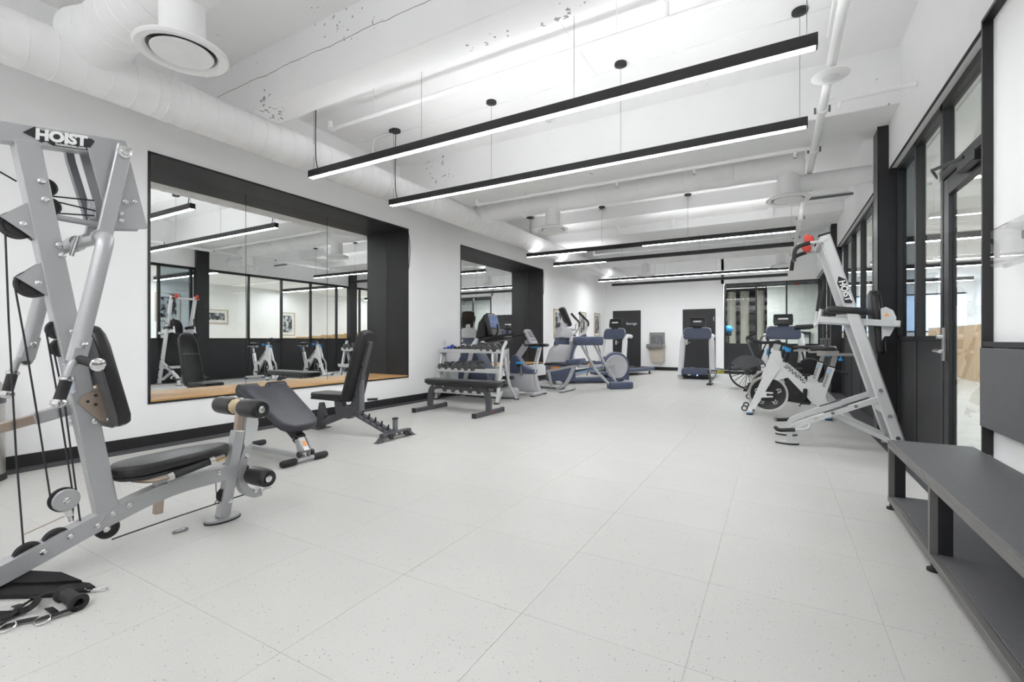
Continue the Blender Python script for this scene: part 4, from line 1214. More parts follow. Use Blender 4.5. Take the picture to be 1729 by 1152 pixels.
ob('pad_board', MB().prism([(x * 0.92, y * 0.92) for x, y in pl], po - pn * 0.045, pd_a, pd_b, 0.016), 'rubber', hp)
ob('main_rail', MB().beam((-4.45, HY, 0.62), (-3.80, HY, 0.235), 0.055, 0.055), 'dkgrey', t)
ob('clamp', MB().beam((-3.86, HY, 0.30), (-3.76, HY, 0.235), 0.085, 0.075), 'rubber', t)
ob('sleeve', MB().beam((-3.80, HY, 0.262), (-3.735, HY, 0.215), 0.07, 0.065), 'silver', t)
ob('clamp', MB().beam((-3.755, HY, 0.225), (-3.715, HY, 0.20), 0.088, 0.08), 'rubber', t)
lw = ob('lower_tube', MB().beam((-3.725, HY, 0.21), (-3.64, HY, 0.10), 0.06, 0.05), 'silver', t)
ob('caution_label', MB().box((-3.6615, HY, 0.171), (0.05, 0.032, 0.003), Matrix((V((0.611, 0, -0.791)), V((0, 1, 0)), V((0.791, 0, 0.611)))).transposed()), 'orange', lw)
for s_ in (-1, 1):
    ob('side_plate', MB().prism([(-3.735, 0.20), (-3.69, 0.215), (-3.63, 0.12), (-3.645, 0.03), (-3.68, 0.03)], (0, HY + s_ * 0.042, 0), (1, 0, 0), (0, 0, 1), 0.006), 'silver', t)
    ob('wheel', MB().cyl((-3.645, HY + s_ * 0.05, 0.085), (-3.645, HY + s_ * 0.075, 0.085), 0.026), 'rubber', t)
    ob('foam_grip', MB().lathe([(0.012, 0), (0.026, 0.004), (0.03, 0.02), (0.03, 0.125), (0.024, 0.145), (0.001, 0.15)], (-3.656, HY + s_ * 0.085, 0.032), (0, s_, 0), 16), 'foam', t)
    ob('foam_grip', MB().lathe([(0.012, 0), (0.026, 0.004), (0.03, 0.02), (0.03, 0.145), (0.024, 0.165), (0.001, 0.17)], (-4.63, HY + s_ * 0.085, 0.032), (0, s_, 0), 16), 'foam', t)
ob('foot_bar', MB().cyl((-3.656, HY - 0.10, 0.032), (-3.656, HY + 0.10, 0.032), 0.02), 'silver', t)
ob('foot_bar', MB().cyl((-4.63, HY - 0.10, 0.032), (-4.63, HY + 0.10, 0.032), 0.02), 'silver', t)
ob('rear_leg', MB().bar(rc([(-4.40, HY, 0.58), (-4.52, HY, 0.30), (-4.63, HY, 0.035)], 0.1), 0.05, 0.05, (0, 1, 0)), 'silver', t)
ob('base_rail', MB().beam((-4.62, HY, 0.05), (-3.68, HY, 0.05), 0.045, 0.04), 'silver', t)

# ---------------------------------------------------------------- adjustable bench
t = thing('adjustable_bench', 'black adjustable incline bench with raised backrest below the mirror', 'exercise bench', (-4.3, 3.85, 0), world=True)
AY = 3.85
bu = V((0.29, 0, 0.86)).normalized()
bo = V((-4.23, AY, 0.785))
wid = [(0.10, -0.43), (0.13, -0.415), (0.145, -0.38), (0.13, 0.25), (0.118, 0.36), (0.09, 0.41), (0.045, 0.435), (0, 0.44)]
pl = wid + [(-x, y) for x, y in wid[::-1][1:]]
ba = V((0, -1, 0))
bn = ba.cross(bu)
pl2 = pl if bn.x < 0 else [(-x, y) for x, y in pl]
bp_ = ob('back_pad', MB().pad(pl, bo, ba, bu, 0.075, 0.022) if True else None, 'vinyl', t)
nb = V((-bu.z, 0, bu.x))          # toward the sitter
ob('pad_board', MB().prism([(x * 0.96, y * 0.97) for x, y in pl], bo - nb * 0.045, ba, bu, 0.018), 'rubber', bp_)
st_ = ob('stitch_band', MB().box(bo + nb * 0.0385 + bu * 0.08, (0.004, 0.24, 0.012), Matrix((nb, V((0, 1, 0)), bu)).transposed()), 'mdgrey', bp_)
rl = ob('back_rail', MB().beam(bo - nb * 0.075 + bu * 0.33, bo - nb * 0.075 - bu * 0.40, 0.055, 0.05, nb), 'dkgrey', t)
for f_ in (0.28, 0.02, -0.34):
    ob('bolt', MB().cyl(bo - nb * 0.075 + bu * f_ - V((0, 0.028, 0)), bo - nb * 0.075 + bu * f_ - V((0, 0.036, 0)), 0.011), 'chrome', rl)
ob('support_strut', MB().beam((-4.185, AY, 0.66), (-4.185, AY, 0.265), 0.05, 0.04), 'mdgrey', t)
ob('strut_bracket', MB().bx(-4.225, -4.15, AY - 0.032, AY + 0.032, 0.63, 0.68, 0.006), 'dkgrey', t)
ob('pull_pin', MB().cyl((-4.12, AY + 0.02, 0.40), (-4.06, AY + 0.12, 0.40), 0.014), 'foam', t)
sp2 = ob('seat_pad', MB().pad(rrect(0.56, 0.27, 0.05), (-4.665, AY, 0.425), (1, 0, 0), (0, 1, 0), 0.065, 0.022), 'vinyl', t)
ob('seat_board', MB().bx(-4.93, -4.41, AY - 0.125, AY + 0.125, 0.375, 0.394), 'rubber', sp2)
ob('hinge_plate', MB().prism([(-4.62, 0.38), (-4.50, 0.38), (-4.47, 0.30), (-4.34, 0.30), (-4.33, 0.36), (-4.29, 0.36), (-4.30, 0.20), (-4.36, 0.165), (-4.52, 0.165), (-4.60, 0.22)], (0, AY, 0), (1, 0, 0), (0, 0, 1), 0.065), 'dkgrey', t)
ob('hinge_post', MB().bx(-4.32, -4.25, AY - 0.035, AY + 0.035, 0.24, 0.40, 0.004), 'dkgrey', t)
ob('front_leg', MB().beam((-4.46, AY, 0.21), (-4.90, AY, 0.05), 0.055, 0.07), 'dkgrey', t)
ob('leg_gusset', MB().prism([(-4.98, 0.01), (-4.84, 0.01), (-4.80, 0.17), (-4.86, 0.32), (-4.90, 0.32)], (0, AY, 0), (1, 0, 0), (0, 0, 1), 0.05), 'dkgrey', t)
ob('foot_plate', MB().bx(-4.99, -4.83, AY - 0.10, AY + 0.10, 0.0, 0.012, 0.003), 'dkgrey', t)
ob('wheel_axle', MB().cyl((-4.99, AY - 0.09, 0.15), (-4.99, AY + 0.09, 0.15), 0.02).cyl((-4.99, AY - 0.06, 0.15), (-4.94, AY - 0.06, 0.05), 0.014), 'rubber', t)
la_ = ob('ladder_rail', MB().beam((-4.34, AY, 0.255), (-3.70, AY, 0.045), 0.06, 0.065), 'dkgrey', t)
for k in range(5):
    x = -4.16 + k * 0.098
    z = 0.235 - k * 0.0325
    ob('notch_hook', MB().prism([(0, 0), (0.035, 0), (0.04, 0.055), (0.028, 0.06), (0.02, 0.025), (0.008, 0.02)], (x, AY - 0.033, z - 0.01), (1, 0, 0), (0, 0, 1), 0.012), 'rubber', la_)
    ob('rung_plate', MB().prism([(-0.035, 0.022), (0.035, 0.0), (0.035, -0.018), (0.012, -0.022), (-0.03, -0.004)], (x, AY - 0.034, z - 0.03), (1, 0, 0), (0, 0, 1), 0.004), 'mdgrey', la_)
fb = ob('front_bar', MB().bx(-3.69, -3.625, AY - 0.22, AY + 0.22, 0.035, 0.085, 0.006), 'dkgrey', t)
for s_ in (-1, 1):
    ob('bar_foot', MB().prism([(0, 0.0), (0.09, 0.0), (0.05, 0.012), (-0.03, 0.075), (-0.05, 0.075)], (-3.657, AY + s_ * 0.215, 0), (0, s_, 0), (0, 0, 1), 0.07), 'dkgrey', fb)
    ob('wheel', MB().cyl((-3.60, AY + s_ * 0.12, 0.05), (-3.625, AY + s_ * 0.12, 0.05), 0.03), 'rubber', fb)
for yy in (-0.03, 0.05):
    ob('bolt', MB().cyl((-3.625, AY + yy, 0.062), (-3.617, AY + yy, 0.062), 0.011), 'chrome', fb)
po_ = ob('upright_post', MB().bx(-3.72, -3.68, AY + 0.01, AY + 0.06, 0.08, 0.21, 0.004), 'mdgrey', t)
ob('post_cap', MB().bx(-3.725, -3.675, AY + 0.005, AY + 0.065, 0.205, 0.225, 0.006), 'rubber', po_)

# ---------------------------------------------------------------- flat bench
t = thing('flat_bench', 'black flat bench in front of the dumbbell rack', 'exercise bench', (-4.18, 5.73, 0), world=True)
FYc = 5.73
fpad = ob('pad', MB().pad(rrect(1.32, 0.30, 0.09, 4), (-4.10, FYc - 0.0, 0.455), (1, 0, 0), (0, 1, 0), 0.075, 0.026, 4), 'vinyl', t)
ob('pad_board', MB().pad(rrect(1.24, 0.24, 0.06), (-4.10, FYc, 0.41), (1, 0, 0), (0, 1, 0), 0.02, 0.004), 'rubber', fpad)
ob('top_rail', MB().bx(-4.64, -3.72, FYc - 0.035, FYc + 0.035, 0.355, 0.40, 0.004), 'dkgrey', t)
for s_, x in ((-1, -4.72), (1, -3.635)):
    lg_ = ob('leg', MB().bar(rc([(x - s_ * 0.22, FYc, 0.375), (x - s_ * 0.04, FYc, 0.36), (x, FYc, 0.22), (x, FYc, 0.045)], 0.12, 6), 0.075, 0.06, (0, 1, 0)), 'dkgrey', t)
    fo = ob('floor_bar', MB().bx(x - 0.03, x + 0.03, FYc - 0.39, FYc + 0.39, 0.006, 0.062, 0.004), 'dkgrey', t)
    for e_ in (-1, 1):
        ob('end_cap', MB().bx(x - 0.034, x + 0.034, FYc + e_ * 0.385 - 0.01, FYc + e_ * 0.385 + 0.01, 0.0, 0.068, 0.005), 'rubber', fo)
    for bx_ in (x - s_ * 0.12, x - s_ * 0.28):
        ob('bolt', MB().cyl((bx_, FYc - 0.034, 0.38), (bx_, FYc - 0.045, 0.38), 0.012), 'chrome', lg_)
    if s_ > 0:
        ob('emblem', MB().lathe([(0.017, 0), (0.017, 0.001)], (x + 0.031, FYc + 0.10, 0.036), (1, 0, 0)).lathe([(0.010, 0.001), (0.010, 0.002)], (x + 0.031, FYc + 0.1, 0.036), (1, 0, 0)), 'redsign', fo)

# ---------------------------------------------------------------- dumbbell rack
t = thing('dumbbell_rack', 'three tier silver dumbbell rack below the wall between the mirrors', 'rack', (-4.78, 6.95, 0), world=True)
RX0, RX1 = -5.43, -4.12
for x in (RX0, RX1):
    ob('front_post', MB().tube([(x, 6.75, 0.02), (x, 6.95, 0.93), (x + (0.03 if x == RX1 else 0), 7.02, 1.06)], 0.03, 14), 'silver_lt', t)
    ob('rear_post', MB().tube(rc([(x, 7.42, 0.03), (x, 7.18, 0.26), (x, 7.05, 0.62), (x, 7.02, 0.80)], 0.2), 0.028, 12), 'silver_lt', t)
    ob('foot', MB().lathe([(0.055, 0), (0.055, 0.012), (0.04, 0.02)], (x, 6.745, 0)), 'rubber', t)
    ob('foot', MB().lathe([(0.05, 0), (0.05, 0.012), (0.035, 0.02)], (x, 7.44, 0)), 'rubber', t)
SH = [(0.885, 6.99), (0.545, 6.90), (0.165, 6.82)]
for z, y in SH:
    s_ = ob('shelf', MB().box((( RX0 + RX1) / 2, y, z), (RX1 - RX0, 0.30, 0.012), Matrix.Rotation(0.16, 3, 'X')), 'silver_lt', t)
    ob('shelf_rim', MB().bx(RX0, RX1, y - 0.162, y - 0.148, z - 0.022, z + 0.035, 0.002) if False else MB().box(((RX0 + RX1) / 2, y - 0.15, z + 0.012), (RX1 - RX0, 0.012, 0.05), Matrix.Rotation(0.16, 3, 'X'), 0.002), 'silver_lt', s_)
    for x in (RX0 + 0.006, RX1 - 0.006):
        ob('bracket', MB().prism([(-0.15, 0.0), (0.13, 0.035), (0.10, -0.03), (0.02, -0.12), (-0.08, -0.06)], (x, y, z), (0, 1, 0), (0, 0, 1), 0.008), 'silver_lt', t)
ob('tier_label', MB().bx(-4.35, -4.16, 6.98, 7.0, 0.549, 0.552), 'rubber', t)

def dumbbell(x, y, z, L, r, label, mh='hexrub', mg='chrome', rz=0.0):
    """hex dumbbell lying front to back on a shelf, local axis y"""
    q = thing('dumbbell', label, 'dumbbell', (x, y, z), rz, group='dumbbells on the rack')
    q.rotation_euler = (0.16, 0, rz)
    hl = L * 0.33
    for s_ in (-1, 1):
        ob('head', MB().lathe([(r * 0.72, 0), (r * 0.98, hl * 0.22), (r * 0.98, hl * 0.8), (r * 0.6, hl)], (0, s_ * L / 2 - (hl if s_ > 0 else -hl), r * 0.87), (0, s_, 0), 6), mh, q, 20)
    ob('grip', MB().cyl((0, -L / 2 + hl * 0.9, r * 0.87), (0, L / 2 - hl * 0.9, r * 0.87), r * 0.30, n=10), mg, q)
    return q
ORD = ('first', 'second', 'third', 'fourth', 'fifth', 'sixth', 'seventh', 'eighth')
TZ, TY = SH[0]
dumbbell(-5.34, TY - 0.03, TZ + 0.012, 0.17, 0.036, 'small cobalt blue dumbbell at the left end of the top shelf', 'bluevinyl', 'bluevinyl')
dumbbell(-5.235, TY - 0.01, TZ + 0.045, 0.17, 0.036, 'small cobalt blue dumbbell lying raised on its neighbour, top shelf', 'bluevinyl', 'bluevinyl', 0.5)
dumbbell(-5.13, TY - 0.02, TZ + 0.012, 0.19, 0.038, 'dark dumbbell with cobalt blue grip on the top shelf', 'hexrub', 'bluevinyl', 1.0)
for k in range(7):
    dumbbell(-5.02 + k * 0.128, TY - 0.02, TZ + 0.012, 0.23 + 0.012 * k, 0.05 + 0.0028 * k, 'grey hex dumbbell with chrome grip, %s of seven on the top shelf' % ORD[k], 'hexrub', 'chrome', 0.25)
for k in range(6):
    dumbbell(-5.34 + k * 0.142, SH[1][1] - 0.02, SH[1][0] + 0.012, 0.27 + 0.006 * k, 0.064 + 0.004 * k, 'black hex dumbbell, %s from left on the middle shelf' % ORD[k], 'hexrub', 'dkgrey', 0.05 * k)
dumbbell(-4.52, SH[1][1] + 0.0, SH[1][0] + 0.012, 0.30, 0.078, 'heavy black hex dumbbell at the right end of the middle shelf', 'hexrub', 'dkgrey', 0.5)
for k in range(6):
    dumbbell(-5.16 + k * 0.182, SH[2][1] - 0.01, SH[2][0] + 0.012, 0.32, 0.072 + 0.002 * k, 'large black hex dumbbell, %s from left on the bottom shelf' % ORD[k], 'hexrub', 'dkgrey')

# ---------------------------------------------------------------- vertical knee raise tower
t = thing('knee_raise_tower', 'silver knee raise and dip tower with black pads by the right wall', 'exercise machine', (0.6, 5.96, 0), world=True)
YA, YB, YM = 5.70, 6.22, 5.96
for y, nm in ((YA, 0), (YB, 1)):
    s_ = -1 if nm == 0 else 1
    p = ob('post', MB().beam((1.045, y, 0.03), (0.425, y, 2.165), 0.06, 0.10, (0, 1, 0), 0.012) if False else MB().beam((1.045, y, 0.03), (0.425, y, 2.165), 0.10, 0.062, (0, 1, 0), 0.014), 'silver_lt', t)
    ob('post_cap', MB().beam((0.427, y, 2.155), (0.422, y, 2.175), 0.106, 0.066, (0, 1, 0), 0.004), 'rubber', p)
    for f_ in (0.975, 0.27, 0.155, 0.06):
        q = V((1.045, y, 0.03)).lerp(V((0.425, y, 2.165)), f_)
        ob('bolt', MB().cyl(q + V((0, s_ * 0.03, 0)), q + V((0, s_ * 0.04, 0)), 0.018), 'chrome', p)
    q = V((1.045, y, 0.03)).lerp(V((0.425, y, 2.165)), 0.21)
    pd_ = (V((0.425, y, 2.165)) - V((1.045, y, 0.03))).normalized()
    ob('joint_plate', MB().beam(q - pd_ * 0.12, q + pd_ * 0.12, 0.085, 0.068, (0, 1, 0), 0.004), 'silver_lt', p)
    ob('foot_plate', MB().prism(ellipse(0.075, 0.05), (1.04, y, 0.02), (1, 0, 0), (0, 1, 0), 0.012), 'silver_lt', p)
    ob('foot_rubber', MB().prism(ellipse(0.08, 0.055), (1.04, y, 0.007), (1, 0, 0), (0, 1, 0), 0.013), 'rubber', p)
    # leg sweeping forward to the foot
    lg = ob('front_leg', MB().bar(rc([(0.905, y, 0.535), (0.22, y, 0.225), (0.125, y, 0.16), (0.118, y, 0.02)], 0.13, 7), 0.05, 0.062, (0, 1, 0)), 'silver_lt', t)
    ob('leg_foot', MB().prism(ellipse(0.105, 0.055), (0.10, y, 0.020), (1, 0, 0), (0, 1, 0), 0.012), 'silver_lt', lg)
    ob('foot_rubber', MB().prism(ellipse(0.11, 0.06), (0.10, y, 0.008), (1, 0, 0), (0, 1, 0), 0.014), 'rubber', lg)
    ob('slot', MB().beam((0.42, y + s_ * 0.0, 0.353), (0.62, y, 0.443), 0.03, 0.012, (0, 0, 1), 0.002), 'dkgrey', lg)
    for f_ in (0.30, 0.48, 0.72):
        q = V((0.118, y, 0.19)).lerp(V((0.905, y, 0.535)), f_)
        ob('bolt', MB().cyl(q + V((0, s_ * 0.024, 0)), q + V((0, s_ * 0.034, 0)), 0.016), 'chrome', lg)
    # push-up grip beside the foot
    g = ob('pushup_bar', MB().tube(rc([(0.30, y + s_ * 0.03, 0.225), (0.285, y + s_ * 0.10, 0.185), (0.02, y + s_ * 0.10, 0.15), (-0.005, y + s_ * 0.03, 0.165)], 0.04), 0.014, 10), 'silver_lt', lg)
    ob('grip', MB().tube(rc([(0.17, y + s_ * 0.10, 0.170), (0.02, y + s_ * 0.10, 0.15), (-0.005, y + s_ * 0.03, 0.165)], 0.04), 0.02, 12), 'foam', g)
    # rear brace
    ob('rear_brace', MB().beam((0.50, y + (0.05 if s_ < 0 else -0.05), 0.335), (0.985, y + (0.05 if s_ < 0 else -0.05), 0.10), 0.045, 0.06, (0, 1, 0)), 'silver_lt', t)
    # dip arm, arm pad and grips
    a = ob('dip_arm', MB().beam((0.385, y - s_ * 0.03, 1.305), (1.035, y - s_ * 0.03, 1.245), 0.05, 0.062, (0, 0, 1)), 'silver_lt', t)
    ap = ob('arm_pad', MB().pad(rrect(0.35, 0.125, 0.045, 4), (0.625, y - s_ * 0.02, 1.387), (1, 0, -0.10), (0, 1, 0), 0.07, 0.022), 'vinyl', t)
    ob('pad_bracket', MB().bx(0.53, 0.70, y - s_ * 0.03 - 0.025, y - s_ * 0.03 + 0.025, 1.325, 1.35), 'silver_lt', ap)
    hb = ob('dip_handle', MB().tube(rc([(0.425, y - s_ * 0.03, 1.585), (0.395, y - s_ * 0.03, 1.36), (0.37, y - s_ * 0.03, 1.235), (0.185, y - s_ * 0.03, 1.228)], 0.07, 5), 0.016, 12), 'silver_lt', a)
    ob('grip', MB().tube([(0.427, y - s_ * 0.03, 1.60), (0.403, y - s_ * 0.03, 1.41)], 0.022, 12), 'foam', hb)
    ob('grip', MB().tube([(0.335, y - s_ * 0.03, 1.234), (0.18, y - s_ * 0.03, 1.228)], 0.022, 12), 'foam', hb)
    # chin-up grips on the top
    ch = ob('chin_bar', MB().tube(rc([(0.42, y + s_ * 0.03, 2.09), (0.30, y + s_ * 0.04, 2.09), (0.17, y + s_ * 0.06, 2.05), (0.155, y + s_ * 0.10, 1.90)], 0.06, 5), 0.016, 10), 'silver_lt', t)
    ob('grip', MB().tube(rc([(0.30, y + s_ * 0.04, 2.09), (0.17, y + s_ * 0.06, 2.05), (0.155, y + s_ * 0.10, 1.90)], 0.06, 5), 0.021, 12), 'foam', ch)
    ob('rock_hold', MB().pad([(-0.05, -0.01), (-0.02, -0.055), (0.03, -0.06), (0.045, -0.02), (0.03, 0.035), (0.0, 0.04), (-0.02, 0.06), (-0.045, 0.045)], (0.30, y - s_ * 0.03, 2.135), (1, 0, 0), (0, 0, 1), 0.055, 0.018), 'red', ch)
ob('top_crossbar', MB().beam((0.40, YA, 2.09), (0.40, YB, 2.09), 0.05, 0.05), 'silver_lt', t)
ob('lower_crossbar', MB().beam((0.93, YA, 0.40), (0.93, YB, 0.40), 0.06, 0.06), 'silver_lt', t)
ob('arm_crossbar', MB().beam((1.0, YA - 0.03, 1.25), (1.0, YB + 0.03, 1.25), 0.05, 0.06), 'silver_lt', t)
bp3 = [(0.16, -0.34), (0.185, -0.31), (0.19, -0.2), (0.165, 0.16), (0.135, 0.24), (0.08, 0.29), (0, 0.31)]
bp3 = bp3 + [(-x, y) for x, y in bp3[::-1][1:]]
bp = ob('back_pad', MB().pad(bp3, (0.875, YM, 1.29), (0, 1, 0), (-0.06, 0, 1), 0.075, 0.024), 'vinyl', t)
ob('pad_board', MB().prism([(x * 0.97, y * 0.98) for x, y in bp3], (0.918, YM, 1.29), (0, 1, 0), (-0.06, 0, 1), 0.014), 'rubber', bp)
for y in (YA + 0.05, YB - 0.05):
    ob('pivot_plate', MB().prism([(0.90, 1.09), (0.89, 1.40), (0.93, 1.415), (0.985, 1.38), (1.01, 1.31), (1.0, 1.22), (0.96, 1.13), (0.92, 1.13)], (0, y, 0), (1, 0, 0), (0, 0, 1), 0.012), 'silver_lt', t)
ob('warning_label', MB().prism([(0.915, 1.325), (0.955, 1.325), (0.935, 1.36)], (0, YA + 0.043, 0), (1, 0, 0), (0, 0, 1), 0.002), 'orange', t)
ob('warning_label', MB().beam((0.955, YB - 0.036, 0.36), (0.925, YB - 0.036, 0.47), 0.045, 0.004, (0, 1, 0), 0), 'orange', t)
ob('lever_knob', MB().ball((0.90, YA + 0.12, 1.02), 0.028).cyl((0.90, YA + 0.12, 1.02), (0.90, YA + 0.12, 1.1), 0.01), 'rubber', t)
# logo along the near post
axv = (V((1.045, 0, 0.03)) - V((0.425, 0, 2.165))).normalized()
upv = V((axv.z * -1, 0, axv.x))
lo = V((0.595, YA - 0.0335, 1.585))
lg = ob('logo_plate', MB().prism([(-0.155, -0.01), (-0.10, 0.04), (-0.06, 0.03), (0.12, 0.03), (0.14, 0.015), (0.12, -0.035), (-0.05, -0.036), (-0.09, -0.04)], lo, axv, upv, 0.002), 'print_black', t)
ob('lettering', textmesh('HOIST', 0.075, lo + V((0, -0.0018, 0)) - axv * 0.0, axv, upv, 0.001, 0.1, 0.0025), 'print_white', lg)
ob('lettering', textmesh('hoistfitness.com', 0.016, lo + V((0, -0.0018, 0)) - upv * 0.029 + axv * 0.02, axv, upv, 0.001, 0.1, 0.0004), 'print_white', lg)

# ================================================================== cardio machines
# ---------------------------------------------------------------- spin bikes (along x, rider faces -x)
def ring_marks(p, c, s_, r):
    for k in range(5):
        a = 2 * PI * k / 5 + 0.35
        q = V((c[0] + r * math.cos(a), c[1], c[2] + r * math.sin(a)))
        e1 = V((-math.sin(a), 0, math.cos(a)))
        e2 = V((math.cos(a), 0, math.sin(a)))
        mb = MB()
        arc = [q + e1 * 0.028 * math.cos(PI * j / 6 - 0.4) + e2 * 0.026 * math.sin(PI * j / 6 - 0.4) for j in range(8)]
        mb.tube(arc, 0.005, 5)
        mb.tube([arc[-1], q - e2 * 0.004, q + e1 * 0.03 - e2 * 0.028], 0.005, 5)
        mb.tube([q - e1 * 0.012 - e2 * 0.01, q - e1 * 0.035 - e2 * 0.03], 0.005, 5)
        ob('wheel_mark', mb, 'print_white', p)

def spin_bike(label, loc):
    t = thing('spin_bike', label, 'exercise bike', loc, group='white spin bikes')
    poly = [(-0.055, 0.945), (0.055, 0.93), (0.075, 0.80), (0.425, 0.475), (0.575, 0.487), (0.635, 0.725), (0.715, 0.712), (0.60, 0.30), (0.66, 0.12), (0.58, 0.08), (0.52, 0.14), (0.44, 0.20), (0.15, 0.545), (0.01, 0.50), (-0.07, 0.52), (-0.10, 0.72)]
    fr = ob('frame', MB().prism(poly, (0, 0, 0), (1, 0, 0), (0, 0, 1), 0.062), 'bikewhite', t)
    d = V((0.365, 0, -0.338)).normalized()
    n_ = V((-d.z, 0, d.x))
    ob('lettering', textmesh('SPINNING', 0.077, V((0.235, -0.0325, 0.600)), d, n_, 0.002, 0.2, 0.001), 'print_black', fr)
    d2 = V((0.11, 0, 0.40)).normalized()
    ob('lettering', textmesh('SPINNER', 0.052, V((0.605, -0.0325, 0.525)), d2, V((-d2.z, 0, d2.x)), 0.002, 0.1), 'print_black', fr)
    ob('pale_panel', MB().prism([(-0.022, -0.035), (0.022, -0.035), (0.022, 0.035), (-0.022, 0.035)], (0.648, -0.0325, 0.655), (0.96, 0, -0.26), (0.26, 0, 0.96), 0.001), mat('pale_blue_print', (0.45, 0.60, 0.72), 0.4), fr)
    for s_ in (-1, 1):
        b = ob('fork_blade', MB().prism([(-0.06, 0.86), (0.06, 0.70), (-0.05, 0.50), (-0.275, 0.06), (-0.365, 0.06), (-0.15, 0.60)], (0, s_ * 0.05, 0), (1, 0, 0), (0, 0, 1), 0.026), 'bikewhite', t)
        ob('dropout', MB().prism([(-0.20, 0.33), (-0.04, 0.325), (-0.035, 0.305), (-0.10, 0.30), (-0.10, 0.275), (-0.035, 0.27), (-0.04, 0.25), (-0.235, 0.235)], (0, s_ * 0.066, 0), (1, 0, 0), (0, 0, 1), 0.008), 'bikewhite', b)
        ob('axle_nut', MB().cyl((-0.105, s_ * 0.06, 0.288), (-0.105, s_ * 0.085, 0.288), 0.02), 'rubber', b)
        ob('crank', MB().beam((0.36, s_ * 0.06, 0.40), (0.345, s_ * 0.06, 0.215), 0.03, 0.052, (1, 0, 0), 0.012) if s_ < 0 else MB().beam((0.36, 0.06, 0.40), (0.375, 0.06, 0.57), 0.03, 0.04, (1, 0, 0), 0.01), 'plblack', t)
        z = 0.20 if s_ < 0 else 0.58
        pe = ob('pedal', MB().box((0.345 if s_ < 0 else 0.375, s_ * 0.12, z), (0.10, 0.085, 0.03), None, 0.008), 'plblack', t)
        ob('toe_strap', MB().tube(rc([(0.31, s_ * 0.10, z), (0.29, s_ * 0.12, z - 0.05), (0.28, s_ * 0.15, z - 0.04)], 0.02), 0.008, 6), 'plblack', pe)
    wh = ob('flywheel', MB().lathe([(0.232, -0.016), (0.262, -0.02), (0.268, 0.0), (0.262, 0.02), (0.232, 0.016)], (-0.105, 0, 0.295), (0, 1, 0), 40, True), 'steel', t)
    ob('wheel_disc', MB().lathe([(0.001, -0.016), (0.07, -0.018), (0.075, -0.012), (0.225, -0.010), (0.234, -0.015), (0.234, 0.015), (0.225, 0.010), (0.075, 0.012), (0.07, 0.018), (0.001, 0.016)], (-0.105, 0, 0.295), (0, 1, 0), 36), 'plblack', wh)
    ring_marks(wh, (-0.105, -0.012, 0.295), -1, 0.15)
    ob('chain_guard', MB().prism([(0.10, 0.44), (0.16, 0.52), (0.40, 0.40), (0.47, 0.30), (0.42, 0.16), (0.10, 0.20)], (0, 0.052, 0), (1, 0, 0), (0, 0, 1), 0.035), 'plblack', t)
    for x, nm in ((-0.335, 0), (0.62, 1)):
        s2 = ob('stabiliser', MB().bx(x - 0.035, x + 0.035, -0.27, 0.27, 0.03, 0.08, 0.012), 'bikewhite', t)
        for s_ in (-1, 1):
            ob('level_foot', MB().lathe([(0.045, 0), (0.045, 0.018), (0.02, 0.032)], (x, s_ * 0.24, 0)), 'rubber', s2)
            ob('foot_ring', MB().lathe([(0.04, 0.018), (0.04, 0.026)], (x, s_ * 0.24, 0.001)), 'blue', s2)
            if nm == 0:
                w_ = ob('transport_wheel', MB().torus((x - 0.07, s_ * 0.2, 0.085), (0, 1, 0), 0.034, 0.011, 18, 8), 'rubber', s2)
                ob('wheel_hub', MB().cyl((x - 0.07, s_ * 0.2 - 0.012, 0.085), (x - 0.07, s_ * 0.2 + 0.012, 0.085), 0.026), 'plwhite', w_)
    ob('handlebar_post', MB().beam((-0.005, 0, 0.93), (0.03, 0, 1.03), 0.045, 0.075, (1, 0, 0)), 'steel', t)
    hb = ob('handlebar', MB().tube(rc([(0.03, 0, 1.05), (-0.03, 0.0, 1.055), (-0.10, 0.16, 1.05), (-0.22, 0.19, 1.045), (-0.38, 0.13, 1.13)], 0.06), 0.019, 10).tube(rc([(0.03, 0, 1.05), (-0.03, 0.0, 1.055), (-0.10, -0.16, 1.05), (-0.22, -0.19, 1.045), (-0.38, -0.13, 1.13)], 0.06), 0.019, 10).tube([(-0.12, -0.165, 1.05), (-0.12, 0.165, 1.05)], 0.019, 10), 'foam', t)
    ob('bar_mount', MB().ball((0.03, 0, 1.06), 0.035).bx(0.0, 0.12, -0.05, 0.05, 1.03, 1.055, 0.01), 'plblack', hb)
    for s_ in (-1, 1):
        q = V((0.13, s_ * 0.05, 0.86))
        u = V((0.25, 0, 1)).normalized()
        b = ob('bottle', MB().cyl(q - u * 0.09, q + u * 0.06, 0.028, 0.03), 'plblack', t)
        ob('blue_cap', MB().cyl(q + u * 0.06, q + u * 0.115, 0.035), 'blue', b)
    kn = ob('resistance_knob', MB().cyl((-0.10, 0, 0.90), (-0.06, 0, 0.90), 0.015), 'plblack', t)
    ob('knob_ring', MB().cyl((-0.125, 0, 0.90), (-0.10, 0, 0.90), 0.034), 'blue', kn)
    sp = ob('seat_post', MB().beam((0.66, 0, 0.62), (0.715, 0, 0.865), 0.045, 0.06, (1, 0, 0)), 'steel', t)
    ob('post_clamp', MB().beam((0.672, 0, 0.705), (0.678, 0, 0.725), 0.068, 0.09, (1, 0, 0)), 'plblack', sp)
    ob('post_lever', MB().cyl((0.71, 0, 0.66), (0.78, 0, 0.645), 0.012).cyl((0.78, 0, 0.645), (0.86, 0, 0.625), 0.017), 'plblack', sp)
    ob('slider', MB().bx(0.50, 0.93, -0.03, 0.03, 0.865, 0.905, 0.006), 'steel', t)
